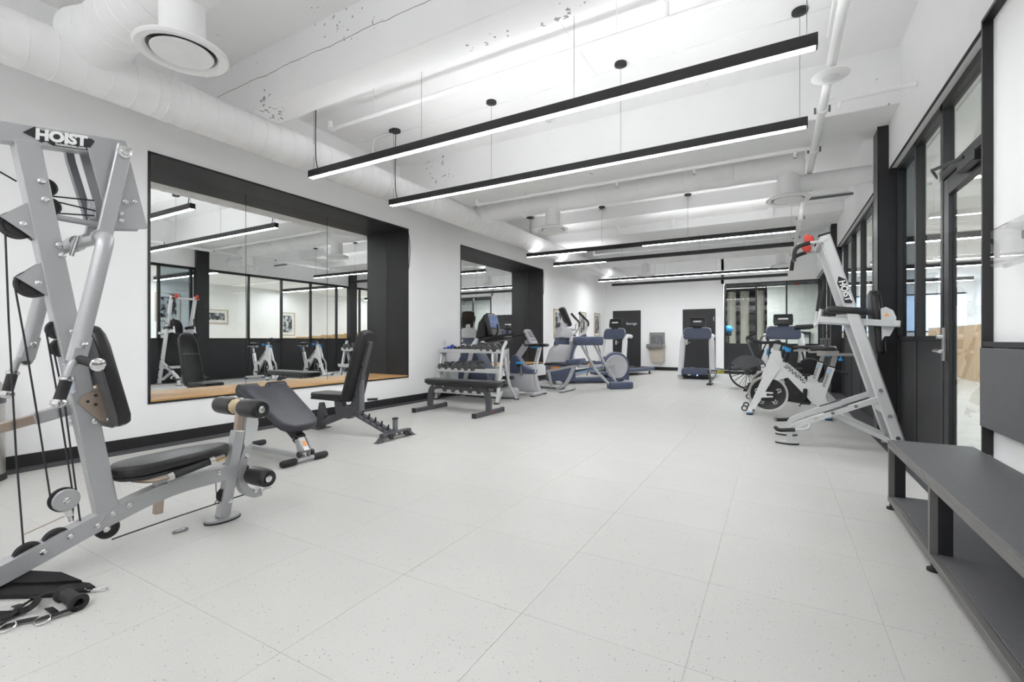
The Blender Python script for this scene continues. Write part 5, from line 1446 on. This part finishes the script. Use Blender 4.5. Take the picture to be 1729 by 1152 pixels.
    ob('slider_knob', MB().cyl((0.78, 0, 0.865), (0.78, 0, 0.83), 0.012).cyl((0.78, 0, 0.83), (0.78, 0, 0.80), 0.03), 'blue', t)
    sd = [(-0.15, -0.018), (-0.06, -0.03), (0.03, -0.06), (0.10, -0.088), (0.14, -0.075), (0.145, 0.0), (0.14, 0.075), (0.10, 0.088), (0.03, 0.06), (-0.06, 0.03), (-0.15, 0.018), (-0.165, 0.0)]
    s_ = ob('saddle', MB().pad(sd, (0.58, 0, 0.965), (1, 0, 0.02), (0, 1, 0), 0.06, 0.026), 'vinyl', t)
    ob('saddle_patch', MB().pad([(0.05, -0.05), (0.12, -0.078), (0.14, -0.065), (0.145, 0), (0.14, 0.065), (0.12, 0.078), (0.05, 0.05), (0.08, 0.0)], (0.585, 0, 0.972), (1, 0, 0.02), (0, 1, 0), 0.056, 0.02), 'plgrey', s_)
    ob('saddle_rail', MB().bx(0.50, 0.68, -0.02, 0.02, 0.905, 0.94), 'steel', s_)
    return t
spin_bike('white spin bike with blue bottle caps, nearest the knee raise tower', (0.0, 7.86, 0))
spin_bike('white spin bike standing behind the nearer one', (-0.02, 9.45, 0))

# ---------------------------------------------------------------- air bike
t = thing('air_bike', 'black fan air bike behind the spin bikes', 'exercise bike', (0.05, 11.25, 0))
cg = ob('fan_cage', MB().torus((-0.58, -0.07, 0.40), (0, 1, 0), 0.36, 0.012, 40, 6).torus((-0.58, 0.07, 0.40), (0, 1, 0), 0.36, 0.012, 40, 6), 'plblack', t)
for k in range(18):
    a = 2 * PI * k / 18
    for y in (-0.075, 0.075):
        ob('cage_wire', MB().cyl((-0.58 + 0.05 * math.cos(a), y, 0.40 + 0.05 * math.sin(a)), (-0.58 + 0.355 * math.cos(a), y, 0.40 + 0.355 * math.sin(a)), 0.004, n=5), 'plblack', cg)
for k in range(10):
    a = 2 * PI * k / 10
    ob('fan_blade', MB().box((-0.58 + 0.19 * math.cos(a), 0, 0.40 + 0.19 * math.sin(a)), (0.26, 0.09, 0.006), Matrix.Rotation(-a, 3, 'Y')), 'dkgrey', cg)
ob('hub', MB().cyl((-0.58, -0.09, 0.40), (-0.58, 0.09, 0.40), 0.06), 'plblack', cg)
ob('guard', MB().prism([(0.36 * math.cos(a), 0.36 * math.sin(a)) for a in [0.5 + 0.18 * k for k in range(13)]] + [(-0.10, 0.05)], (-0.58, -0.085, 0.40), (1, 0, 0), (0, 0, 1), 0.006), 'dkgrey', t)
ob('main_frame', MB().bar(rc([(-0.58, 0, 0.12), (-0.1, 0, 0.22), (0.30, 0, 0.30), (0.36, 0, 0.62)], 0.12), 0.07, 0.08, (0, 1, 0)), 'plblack', t)
ob('head_tube', MB().beam((-0.48, 0, 0.36), (-0.30, 0, 0.88), 0.07, 0.08), 'plblack', t)
ob('lettering', textmesh('AIR', 0.07, (0.02, -0.045, 0.30), (1, 0, 0.2), (-0.2, 0, 1), 0.002), 'print_white', t) if False else None
for s_ in (-1, 1):
    a = ob('handle_arm', MB().tube(rc([(-0.32, s_ * 0.16, 0.38), (-0.42, s_ * 0.17, 0.62), (-0.62, s_ * 0.18, 1.12), (-0.44, s_ * 0.2, 1.24)], 0.05), 0.013, 8), 'dkgrey', t)
    ob('grip', MB().tube([(-0.60, s_ * 0.18, 1.135), (-0.43, s_ * 0.2, 1.248)], 0.019, 10), 'foam', a)
    ob('crank', MB().beam((0.12, s_ * 0.08, 0.33), (0.12 + s_ * 0.12, s_ * 0.08, 0.40), 0.02, 0.035), 'plblack', t)
    ob('pedal', MB().box((0.12 + s_ * 0.13, s_ * 0.14, 0.405), (0.10, 0.08, 0.025), None, 0.006), 'plblack', t)
ob('cross_bar', MB().tube(rc([(-0.15, -0.2, 1.17), (-0.30, -0.19, 1.17), (-0.36, -0.17, 1.05), (-0.34, -0.16, 0.85)], 0.06), 0.013, 8), 'dkgrey', t)
sp = ob('seat_post', MB().beam((0.345, 0, 0.55), (0.385, 0, 0.86), 0.045, 0.055), 'steel', t)
ob('slider', MB().bx(0.26, 0.78, -0.028, 0.028, 0.85, 0.885, 0.005), 'steel', t)
ob('saddle', MB().pad([(-0.14, -0.02), (0.02, -0.06), (0.10, -0.09), (0.14, -0.06), (0.14, 0.06), (0.10, 0.09), (0.02, 0.06), (-0.14, 0.02)], (0.40, 0, 0.94), (1, 0, 0.05), (0, 1, 0), 0.06, 0.025), 'vinyl', t)
ob('saddle_rail', MB().bx(0.33, 0.47, -0.02, 0.02, 0.88, 0.92), 'steel', t)
ob('console', MB().box((-0.20, 0, 1.08), (0.05, 0.18, 0.14), Matrix.Rotation(-0.4, 3, 'Y'), 0.012), 'plblack', t)
ob('console_stem', MB().cyl((-0.30, 0, 0.86), (-0.22, 0, 1.04), 0.012), 'plblack', t)
for x in (-0.62, 0.55):
    s2 = ob('stabiliser', MB().bx(x - 0.03, x + 0.03, -0.28, 0.28, 0.02, 0.065, 0.01), 'plblack', t)
    for s_ in (-1, 1):
        ob('foot', MB().lathe([(0.04, 0), (0.04, 0.02), (0.02, 0.03)], (x, s_ * 0.25, 0)), 'rubber', s2)
ob('rear_strut', MB().beam((0.36, 0, 0.45), (0.55, 0, 0.06), 0.05, 0.05), 'plblack', t)
ob('front_strut', MB().beam((-0.50, 0, 0.16), (-0.62, 0, 0.05), 0.05, 0.05), 'plblack', t)

# ---------------------------------------------------------------- treadmills (front at y=0 facing -y)
def treadmill(label, loc, rz):
    t = thing('treadmill', label, 'treadmill', loc, rz, group='treadmills seen from the front')
    ob('deck', MB().bx(-0.37, 0.37, 0.25, 1.95, 0.09, 0.19, 0.02), 'plgrey', t)
    ob('belt', MB().bx(-0.27, 0.27, 0.35, 1.93, 0.188, 0.198, 0.003), 'rubber', t)
    for s_ in (-1, 1):
        ob('side_rail', MB().bx(s_ * 0.36 - 0.07, s_ * 0.36 + 0.07, 0.30, 1.97, 0.13, 0.215, 0.02), 'navy', t)
        u = ob('upright', MB().prism(rrect(0.10, 0.13, 0.035, 3), (s_ * 0.415, 0.13, 0.10), (1, 0, 0), (0, 1, 0), 0.04) if False else MB().tube(rc([(s_ * 0.42, 0.08, 0.07), (s_ * 0.41, 0.16, 0.30), (s_ * 0.375, 0.30, 1.12), (s_ * 0.375, 0.40, 1.20), (s_ * 0.375, 0.62, 1.18)], 0.08), [0.075] * 7 + [0.06] * (len(rc([(0, 0, 0), (0, .1, .2), (0, .2, 1.1), (0, .4, 1.2), (0, .6, 1.2)], 0.08)) - 7), 14), 'plwhite', t)
        ob('handrail_end', MB().cyl((s_ * 0.375, 0.60, 1.18), (s_ * 0.375, 0.70, 1.175), 0.035), 'navy', u)
        ob('wheel', MB().cyl((s_ * 0.30 - 0.03, 0.06, 0.045), (s_ * 0.30 + 0.03, 0.06, 0.045), 0.045), 'rubber', t)
        ob('rear_foot', MB().cyl((s_ * 0.30, 1.85, 0), (s_ * 0.30, 1.85, 0.1), 0.03), 'rubber', t)
    hd = ob('motor_hood', MB().pad(rrect(0.74, 0.42, 0.06, 3), (0, 0.18, 0.185), (1, 0, 0), (0, 1, 0), 0.21, 0.05, 4), 'navy', t)
    ob('front_bumper', MB().bx(-0.34, 0.34, -0.045, 0.02, 0.085, 0.13, 0.012), 'plblack', hd)
    ob('status_led', MB().lathe([(0.018, 0), (0.014, 0.006), (0.001, 0.008)], (0.05, -0.044, 0.11), (0, -1, 0), 14), 'led', hd)
    ob('badge', MB().box((-0.16, -0.047, 0.115), (0.08, 0.006, 0.025)), 'plwhite', hd)
    sh = [(-0.375, 0.0), (0.375, 0.0), (0.37, 0.20), (0.34, 0.28), (0.27, 0.315), (-0.27, 0.315), (-0.34, 0.28), (-0.37, 0.20)]
    ob('console_hood', MB().pad(sh, (0, 0.30, 1.10), (1, 0, 0), (0, 0.18, 1), 0.10, 0.03), 'navy', t)
    ob('hood_rim', MB().tube(rc([(-0.36, 0.315, 1.28), (-0.34, 0.335, 1.385), (-0.27, 0.345, 1.415), (0.27, 0.345, 1.415), (0.34, 0.335, 1.385), (0.36, 0.315, 1.28)], 0.06), 0.018, 8), 'plgrey', t)
    c = ob('console', MB().pad([(-0.195, 0.0), (0.195, 0.0), (0.215, 0.08), (0.21, 0.25), (0.19, 0.275), (-0.19, 0.275), (-0.21, 0.25), (-0.215, 0.08)], (0, 0.36, 1.445), (1, 0, 0), (0, 0.22, 1), 0.09, 0.025), 'plblack', t)
    ob('pale_label', MB().prism(rrect(0.22, 0.042, 0.018), (0, 0.342, 1.60), (1, 0, 0), (0, 0.22, 1), 0.004), 'print_white', c)
    ob('screen', MB().prism(rrect(0.34, 0.19, 0.01), (0, 0.445, 1.60), (1, 0, 0), (0, 0.22, 1), 0.004), 'screen', c)
    ob('console_neck', MB().beam((0, 0.34, 1.40), (0, 0.365, 1.46), 0.24, 0.05), 'plblack', t)
    ob('reading_rack', MB().bx(-0.33, 0.33, 0.36, 0.62, 1.17, 1.21, 0.015), 'plgrey', t)
    ob('undercarriage', MB().bx(-0.32, 0.32, 0.02, 0.5, 0.03, 0.09), 'rubber', t)
    return t
treadmill('white and navy treadmill in front of the black door', (-1.93, 13.65, 0), 0.0)
treadmill('white and navy treadmill by the storage door', (-4.32, 13.42, 0), -0.28)
treadmill('white and navy treadmill behind the bikes', (0.15, 12.85, 0), 0.0)

# ---------------------------------------------------------------- rowing machine
t = thing('rowing_machine', 'black rowing machine with yellow lettering beside the treadmill', 'rowing machine', (-0.3, 12.2, 0))
rl = ob('rail', MB().bx(-1.15, 0.75, -0.03, 0.03, 0.275, 0.355, 0.004), 'plblack', t)
ob('rail_track', MB().bx(-1.12, 0.70, -0.018, 0.018, 0.355, 0.366), 'steel', rl)
ob('lettering', textmesh('Row', 0.085, (-1.03, -0.0315, 0.315), (1, 0, 0), (0, 0, 1), 0.002, 0.15), 'print_white', rl)
ob('lettering', textmesh('ERG', 0.085, (-0.86, -0.0315, 0.315), (1, 0, 0), (0, 0, 1), 0.002, 0.15, 0.002), 'print_yellow', rl)
lg = ob('rear_leg', MB().cyl((-1.10, -0.13, 0.03), (-1.10, -0.02, 0.29), 0.012).cyl((-1.10, 0.13, 0.03), (-1.10, 0.02, 0.29), 0.012).cyl((-1.08, -0.12, 0.03), (-0.95, 0, 0.29), 0.009), 'dkgrey', t)
ob('leg_foot', MB().bx(-1.16, -1.04, -0.18, 0.18, 0.0, 0.035, 0.008), 'rubber', lg)
st = ob('seat', MB().pad(rrect(0.24, 0.30, 0.07), (-0.55, 0, 0.43), (1, 0, 0), (0, 1, 0), 0.05, 0.018), 'navy', t)
ob('carriage', MB().bx(-0.62, -0.48, -0.05, 0.05, 0.36, 0.405), 'dkgrey', st)
fw = ob('flywheel', MB().lathe([(0.02, -0.09), (0.24, -0.08), (0.265, -0.05), (0.265, 0.05), (0.24, 0.08), (0.02, 0.09)], (0.95, 0, 0.42), (0, 1, 0), 32), 'plblack', t)
ob('front_leg', MB().cyl((0.85, -0.25, 0.02), (0.85, 0, 0.30), 0.018).cyl((0.85, 0.25, 0.02), (0.85, 0, 0.30), 0.018).cyl((0.85, -0.3, 0.02), (0.85, 0.3, 0.02), 0.02), 'dkgrey', t)
for s_ in (-1, 1):
    ob('foot_rest', MB().box((0.52, s_ * 0.12, 0.33), (0.04, 0.12, 0.30), Matrix.Rotation(0.6, 3, 'Y'), 0.01), 'plblack', t)
ob('monitor_arm', MB().tube(rc([(0.85, 0, 0.55), (0.80, 0, 0.85), (0.62, 0, 0.92)], 0.08), 0.018, 8), 'plblack', t)
ob('monitor', MB().box((0.60, 0, 0.92), (0.04, 0.20, 0.16), None, 0.01), 'plblack', t)

# ---------------------------------------------------------------- stair climber behind the rack
t = thing('stair_climber', 'climber with large tilted screen console behind the dumbbell rack', 'exercise machine', (-4.85, 7.62, 0), world=True)
ob('base', MB().pad(rrect(1.18, 0.46, 0.20, 5), (-4.79, 7.60, 0.10), (1, 0, 0), (0, 1, 0), 0.17, 0.05, 4), 'plgrey', t)
ob('base_foot', MB().pad(rrect(1.10, 0.40, 0.18, 5), (-4.79, 7.60, 0.012), (1, 0, 0), (0, 1, 0), 0.024, 0.006), 'rubber', t)
ob('shroud', MB().pad([(-5.46, 0.16), (-4.72, 0.16), (-4.78, 0.50), (-5.05, 0.92), (-5.30, 0.95), (-5.45, 0.7)], (0, 7.62, 0), (1, 0, 0), (0, 0, 1), 0.34, 0.05, 4), 'navy', t)
for s_ in (-1, 1):
    y = 7.62 + s_ * 0.22
    ob('upright', MB().tube(rc([(-5.28, y, 0.15), (-5.05, y, 0.98), (-4.95, y, 1.10)], 0.1), 0.045, 12), 'plwhite', t)
    ob('rear_upright', MB().tube([(-4.52, y, 0.15), (-4.55, y, 0.92)], 0.036, 12), 'plgrey', t)
    ob('handrail', MB().tube(rc([(-4.98, y, 1.06), (-4.75, y, 1.10), (-4.45, y, 1.16), (-4.15, y - s_ * 0.02, 1.20)], 0.1), 0.022, 10), 'foam', t)
    ob('upper_grip', MB().tube(rc([(-4.62, 7.62 + s_ * 0.17, 1.12), (-4.52, 7.62 + s_ * 0.18, 1.22), (-4.53, 7.62 + s_ * 0.18, 1.38)], 0.05), 0.018, 10), 'foam', t)
    ob('pedal', MB().box((-4.55, 7.62 + s_ * 0.12, 0.30 + s_ * 0.06), (0.36, 0.15, 0.06), None, 0.015), 'rubber', t)
cu = V((-0.25, 0, 0.9)).normalized()
ca = V((0, -1, 0))
co = V((-4.74, 7.62, 1.36))
c = ob('console', MB().pad(rrect(0.40, 0.46, 0.07, 4), co, V((0, 1, 0)), cu, 0.08, 0.03), 'plblack', t)
nn = V((0, 1, 0)).cross(cu)
ob('screen', MB().prism(rrect(0.30, 0.24, 0.015), co + nn * 0.041 + cu * 0.07, V((0, 1, 0)), cu, 0.004), 'screen', c)
ob('keypad', MB().prism(rrect(0.30, 0.11, 0.02), co + nn * 0.041 - cu * 0.14, V((0, 1, 0)), cu, 0.004), 'dkgrey', c)
ob('rear_shell', MB().pad([(-5.05, 1.08), (-4.80, 1.14), (-4.80, 1.56), (-4.79, 1.60), (-4.98, 1.42)], (0, 7.62, 0), (1, 0, 0), (0, 0, 1), 0.34, 0.04), 'plblack', t)
ob('console_tray', MB().pad(rrect(0.46, 0.44, 0.1, 4), (-4.62, 7.62, 1.10), (1, 0, 0.12), (0, 1, 0), 0.07, 0.025), 'plblack', t)
ob('tray_neck', MB().beam((-5.0, 7.62, 0.92), (-4.66, 7.62, 1.08), 0.16, 0.07), 'plgrey', t)

# ---------------------------------------------------------------- upright bike
t = thing('upright_bike', 'grey and navy upright exercise bike with tilted console', 'exercise bike', (-4.4, 8.22, 0), world=True)
BY = 8.22
ob('body', MB().pad([(-4.78, 0.06), (-4.10, 0.06), (-4.16, 0.42), (-4.78, 0.42)], (0, BY, 0), (1, 0, 0), (0, 0, 1), 0.20, 0.03), 'plgrey', t)
ob('top_shell', MB().pad([(-4.80, 0.42), (-4.14, 0.42), (-4.12, 0.50), (-4.35, 0.58), (-4.52, 0.78), (-4.60, 0.78), (-4.66, 0.62), (-4.80, 0.60)], (0, BY, 0), (1, 0, 0), (0, 0, 1), 0.21, 0.03), 'navy', t)
for x in (-4.06, -4.74):
    st = ob('stabiliser', MB().bx(x - 0.05, x + 0.05, BY - 0.30, BY + 0.30, 0.015, 0.07, 0.015), 'plgrey', t)
    for s_ in (-1, 1):
        ob('foot', MB().bx(x - 0.04, x + 0.04, BY + s_ * 0.26 - 0.03, BY + s_ * 0.26 + 0.03, 0.0, 0.018), 'rubber', st)
ob('body_skirt', MB().prism([(-4.18, 0.40), (-4.12, 0.40), (-4.02, 0.05), (-4.14, 0.05)], (0, BY, 0), (1, 0, 0), (0, 0, 1), 0.12), 'plgrey', t)
ob('console_arm', MB().bar([(-4.62, BY, 0.62), (-4.33, BY, 1.0), (-4.27, BY, 1.05)], 0.10, 0.09, (0, 1, 0)), 'plgrey', t)
cu = V((-0.16, 0, 0.26)).normalized()
nn = V((0, 1, 0)).cross(cu)
co = V((-4.235, BY, 1.14))
c = ob('console', MB().pad(rrect(0.27, 0.34, 0.05, 4), co, V((0, 1, 0)), cu, 0.06, 0.02), 'plgrey', t)
ob('display', MB().prism(rrect(0.21, 0.17, 0.02), co + nn * 0.031 + cu * 0.05, V((0, 1, 0)), cu, 0.004), 'mdgrey', c)
for s_ in (-1, 1):
    ob('key', MB().prism(rrect(0.06, 0.03, 0.008), co + nn * 0.032 - cu * 0.08 + V((0, s_ * 0.05, 0)), V((0, 1, 0)), cu, 0.004), 'plblack', c)
    ob('handlebar', MB().tube(rc([(-4.28, BY, 0.98), (-4.26, BY + s_ * 0.20, 0.98), (-3.98, BY + s_ * 0.23, 1.0)], 0.06), 0.019, 10), 'foam', t)
    ob('horn_grip', MB().tube(rc([(-4.27, BY + s_ * 0.18, 0.98), (-4.30, BY + s_ * 0.19, 1.06), (-4.28, BY + s_ * 0.19, 1.17)], 0.04), 0.017, 10), 'foam', t)
    ob('crank', MB().beam((-4.38, BY + s_ * 0.13, 0.42), (-4.38, BY + s_ * 0.13, 0.42 + (0.16 if s_ < 0 else -0.16)), 0.02, 0.03, (1, 0, 0)), 'steel', t)
    pe = ob('pedal', MB().box((-4.38, BY + s_ * 0.19, 0.42 + (0.17 if s_ < 0 else -0.17)), (0.10, 0.09, 0.035), None, 0.008), 'plblack', t)
ob('crank_hub', MB().cyl((-4.38, BY - 0.14, 0.42), (-4.38, BY + 0.14, 0.42), 0.04), 'steel', t)
ob('pedal_strap', MB().bx(-4.44, -4.34, BY - 0.235, BY - 0.15, 0.61, 0.66, 0.01), 'blue', t)
sp = ob('seat_post', MB().beam((-4.16, BY, 0.45), (-4.03, BY, 0.95), 0.07, 0.055), 'plwhite', t)
for k in range(8):
    q = V((-4.16, BY, 0.45)).lerp(V((-4.03, BY, 0.95)), 0.35 + 0.07 * k)
    ob('height_mark', MB().box(q + V((0, -0.036, 0)), (0.03, 0.003, 0.012)), 'plblack', sp)
ob('seat_lever', MB().bx(-4.20, -4.0, BY - 0.09, BY - 0.05, 0.93, 0.95, 0.004), 'blue', t)
ob('saddle', MB().pad([(-0.15, -0.03), (0.02, -0.09), (0.10, -0.115), (0.13, -0.08), (0.13, 0.08), (0.10, 0.115), (0.02, 0.09), (-0.15, 0.03)], (-4.0, BY, 0.985), (1, 0, 0), (0, 1, 0), 0.06, 0.025), 'vinyl', t)

# ---------------------------------------------------------------- elliptical
t = thing('elliptical_trainer', 'grey and navy elliptical trainer with round rear wheel housing', 'elliptical', (-4.82, 10.62, 0), math.radians(43))
ob('base_rail', MB().bx(0.2, 1.85, -0.20, 0.20, 0.03, 0.13, 0.03), 'navy', t)
ob('front_foot', MB().bx(-0.05, 0.10, -0.34, 0.34, 0.0, 0.08, 0.02), 'plgrey', t)
ob('rear_foot', MB().bx(1.78, 1.93, -0.30, 0.30, 0.0, 0.06, 0.02), 'plgrey', t)
ob('lower_cover', MB().pad([(-0.14, 0.06), (0.50, 0.06), (0.50, 0.52), (-0.16, 0.52)], (0, 0, 0), (1, 0, 0), (0, 0, 1), 0.46, 0.04), 'navy', t)
ob('tower_cover', MB().pad([(-0.17, 0.52), (0.50, 0.52), (0.44, 0.96), (0.08, 0.98), (-0.06, 0.84)], (0, 0, 0), (1, 0, 0), (0, 0, 1), 0.44, 0.06, 4), 'plgrey', t)
ob('neck', MB().pad([(0.02, 0.96), (0.40, 0.96), (0.37, 1.16), (0.08, 1.16)], (0, 0, 0), (1, 0, 0), (0, 0, 1), 0.26, 0.04), 'navy', t)
ob('upper_cover', MB().pad([(0.06, 1.14), (0.46, 1.12), (0.42, 1.30), (0.32, 1.38), (0.14, 1.40)], (0, 0, 0), (1, 0, 0), (0, 0, 1), 0.42, 0.05, 4), 'plgrey', t)
cu = V((-0.22, 0, 0.5)).normalized()
nn = V((0, 1, 0)).cross(cu)
co = V((0.30, 0, 1.66))
ob('console_neck', MB().beam((0.24, 0, 1.36), (0.28, 0, 1.50), 0.16, 0.10), 'plgrey', t)
c = ob('console', MB().pad(rrect(0.36, 0.52, 0.08, 4), co, V((0, 1, 0)), cu, 0.08, 0.03), 'plblack', t)
ob('display', MB().prism(rrect(0.26, 0.17, 0.02), co + nn * 0.041 + cu * 0.10, V((0, 1, 0)), cu, 0.004), 'steel', c)
ob('keypad', MB().prism(rrect(0.24, 0.12, 0.02), co + nn * 0.041 - cu * 0.10, V((0, 1, 0)), cu, 0.004), 'mdgrey', c)
for s_ in (-1, 1):
    ob('pivot_cover', MB().lathe([(0.115, 0), (0.115, 0.07), (0.08, 0.10), (0.001, 0.105)], (0.44, s_ * 0.20, 1.06), (0, s_, 0), 26), 'plgrey', t)
    ob('pivot_badge', MB().lathe([(0.025, 0), (0.02, 0.004)], (0.46, s_ * 0.304, 1.08), (0, s_, 0), 3), 'yellow', t)
    a = ob('swing_arm', MB().bar(rc([(0.30, s_ * 0.36, 0.50), (0.38, s_ * 0.36, 0.85), (0.54, s_ * 0.36, 1.14), (0.70, s_ * 0.36, 1.20)], 0.08), 0.06, 0.10, (0, 1, 0)), 'navy', t)
    ob('arm_stripe', MB().bar(rc([(0.32, s_ * 0.395, 0.53), (0.40, s_ * 0.395, 0.85), (0.55, s_ * 0.395, 1.13)], 0.08), 0.012, 0.035, (0, 1, 0)), 'plwhite', a)
    hb = ob('handle', MB().tube(rc([(0.54, s_ * 0.30, 1.16), (0.74, s_ * 0.29, 1.30), (0.80, s_ * 0.29, 1.50), (0.58, s_ * 0.26, 1.74)], 0.12, 6), 0.022, 10), 'steel', t)
    ob('grip', MB().tube(rc([(0.785, s_ * 0.29, 1.42), (0.80, s_ * 0.29, 1.52), (0.56, s_ * 0.26, 1.76)], 0.12, 6), 0.029, 10), 'foam', hb)
    ob('fixed_bar', MB().tube(rc([(0.36, s_ * 0.12, 1.36), (0.62, s_ * 0.16, 1.32), (0.66, s_ * 0.17, 1.50)], 0.06), 0.018, 8), 'steel', t)
    ob('foot_link', MB().beam((0.55, s_ * 0.22, 0.42), (1.55, s_ * 0.22, 0.46), 0.05, 0.07), 'plgrey', t)
    pe = ob('pedal', MB().pad(rrect(0.40, 0.16, 0.05), (1.0, s_ * 0.16, 0.49), (1, 0, 0.05), (0, 1, 0), 0.07, 0.02), 'navy', t)
    ob('pedal_mat', MB().prism(rrect(0.34, 0.12, 0.04), (1.0, s_ * 0.16, 0.53), (1, 0, 0.05), (0, 1, 0), 0.012), 'rubber', pe)
    ob('pedal_flash', MB().box((0.86, s_ * 0.245, 0.485), (0.12, 0.004, 0.03)), 'orange', pe)
    ob('ramp_rail', MB().beam((0.50, s_ * 0.10, 0.20), (1.45, s_ * 0.10, 0.40), 0.06, 0.05), 'plgrey', t)
    ob('ramp_strip', MB().beam((0.62, s_ * 0.10, 0.255), (1.30, s_ * 0.10, 0.40), 0.05, 0.012), 'blue', t)
    w_ = ob('wheel_cover', MB().lathe([(0.305, 0), (0.305, 0.03), (0.29, 0.045), (0.27, 0.038), (0.001, 0.04)], (1.62, s_ * 0.14, 0.40), (0, s_, 0), 40), 'plgrey', t)
ob('wheel_housing', MB().lathe([(0.30, -0.15), (0.345, -0.14), (0.365, -0.10), (0.365, 0.10), (0.345, 0.14), (0.30, 0.15)], (1.64, 0, 0.41), (0, 1, 0), 40).bx(1.40, 1.98, -0.14, 0.14, 0.05, 0.40), 'navy', t)
ob('housing_cap', MB().box((1.46, 0, 0.70), (0.26, 0.12, 0.07), Matrix.Rotation(-0.5, 3, 'Y'), 0.02), 'plgrey', t)

# ---------------------------------------------------------------- stretch trainer in front of the elliptical
t = thing('stretch_trainer', 'stretching machine with navy knee pads in front of the elliptical', 'exercise machine', (-3.6, 9.6, 0), world=True)
ob('front_bar', MB().bx(-3.89, -3.79, 8.78, 9.50, 0.015, 0.05, 0.01), 'plgrey', t)
ob('floor_rail', MB().beam((-4.62, 9.2, 0.05), (-3.90, 9.15, 0.05), 0.06, 0.05), 'mdgrey', t)
ob('rear_bar', MB().bx(-4.66, -4.58, 8.95, 9.45, 0.0, 0.06, 0.01), 'mdgrey', t)
ob('front_leg', MB().bar(rc([(-3.72, 9.2, 0.50), (-3.82, 9.18, 0.25), (-3.93, 9.15, 0.08), (-4.1, 9.15, 0.05)], 0.12), 0.06, 0.06, (0, 1, 0)), 'plgrey', t)
ob('rear_leg', MB().beam((-4.28, 9.15, 0.42), (-4.20, 9.15, 0.06), 0.05, 0.05), 'plgrey', t)
ob('seat_rail', MB().beam((-4.34, 9.15, 0.40), (-3.66, 9.22, 0.55), 0.05, 0.05), 'plgrey', t)
ob('seat_rail', MB().beam((-4.34, 9.35, 0.40), (-3.66, 9.42, 0.55), 0.05, 0.05), 'plgrey', t)
ob('seat', MB().pad(rrect(0.34, 0.40, 0.06), (-3.72, 9.33, 0.62), (1, 0, 0.1), (0, 1, 0), 0.12, 0.03), 'navy', t)
ob('seat_grip', MB().tube(rc([(-4.34, 9.08, 0.56), (-4.05, 9.08, 0.57), (-3.86, 9.12, 0.55)], 0.05), 0.024, 10), 'foam', t)
ob('caution_label', MB().beam((-4.22, 9.12, 0.485), (-4.02, 9.12, 0.50), 0.004, 0.04, (0, 0, 1), 0), 'orange', t)
for (x0, y0, x1, y1, sx) in ((-3.66, 9.62, -3.22, 10.05, 0), (-3.52, 10.05, -3.14, 10.35, 1)):
    k = ob('knee_pad', MB().pad(rrect(0.36, 0.19, 0.04), (x0 - 0.04, y0, 1.06), V((0.73, 0.68, 0)), (0, 0, 1), 0.20, 0.03), 'navy', t)
    ob('pad_edge', MB().tube([(x0 + 0.08, y0 + 0.02, 1.15), (x0 + 0.11, y0 + 0.05, 1.10), (x0 + 0.11, y0 + 0.05, 0.99)], 0.012, 8), 'blue', k)
    ob('pad_tube', MB().tube(rc([(x0 - 0.05, y0, 0.98), (x0 + 0.20, y0 + 0.22, 0.42), (x1, y1, 0.10)], 0.1), 0.03, 10), 'plgrey', t)
    ob('stay', MB().tube([(x0 + 0.02, y0 + 0.05, 0.98), (x0 + 0.12, y0 + 0.15, 0.55), (x0 + 0.02, y0 + 0.15, 0.30)], 0.012, 8), 'mdgrey', t)
ob('pad_link', MB().beam((-3.95, 9.55, 1.03), (-3.60, 9.85, 1.05), 0.10, 0.08), 'plgrey', t)
ob('step_plate', MB().box((-3.45, 10.05, 0.34), (0.32, 0.3, 0.06), Matrix.Rotation(0.75, 3, 'Z'), 0.015), 'navy', t)
ob('foot_block', MB().pad([(-0.10, -0.28), (0.10, -0.28), (0.12, 0.15), (0.07, 0.28), (-0.07, 0.28), (-0.12, 0.15)], (-3.02, 10.22, 0.075), V((0.68, -0.73, 0)), V((0.73, 0.68, 0)), 0.15, 0.04), 'navy', t)
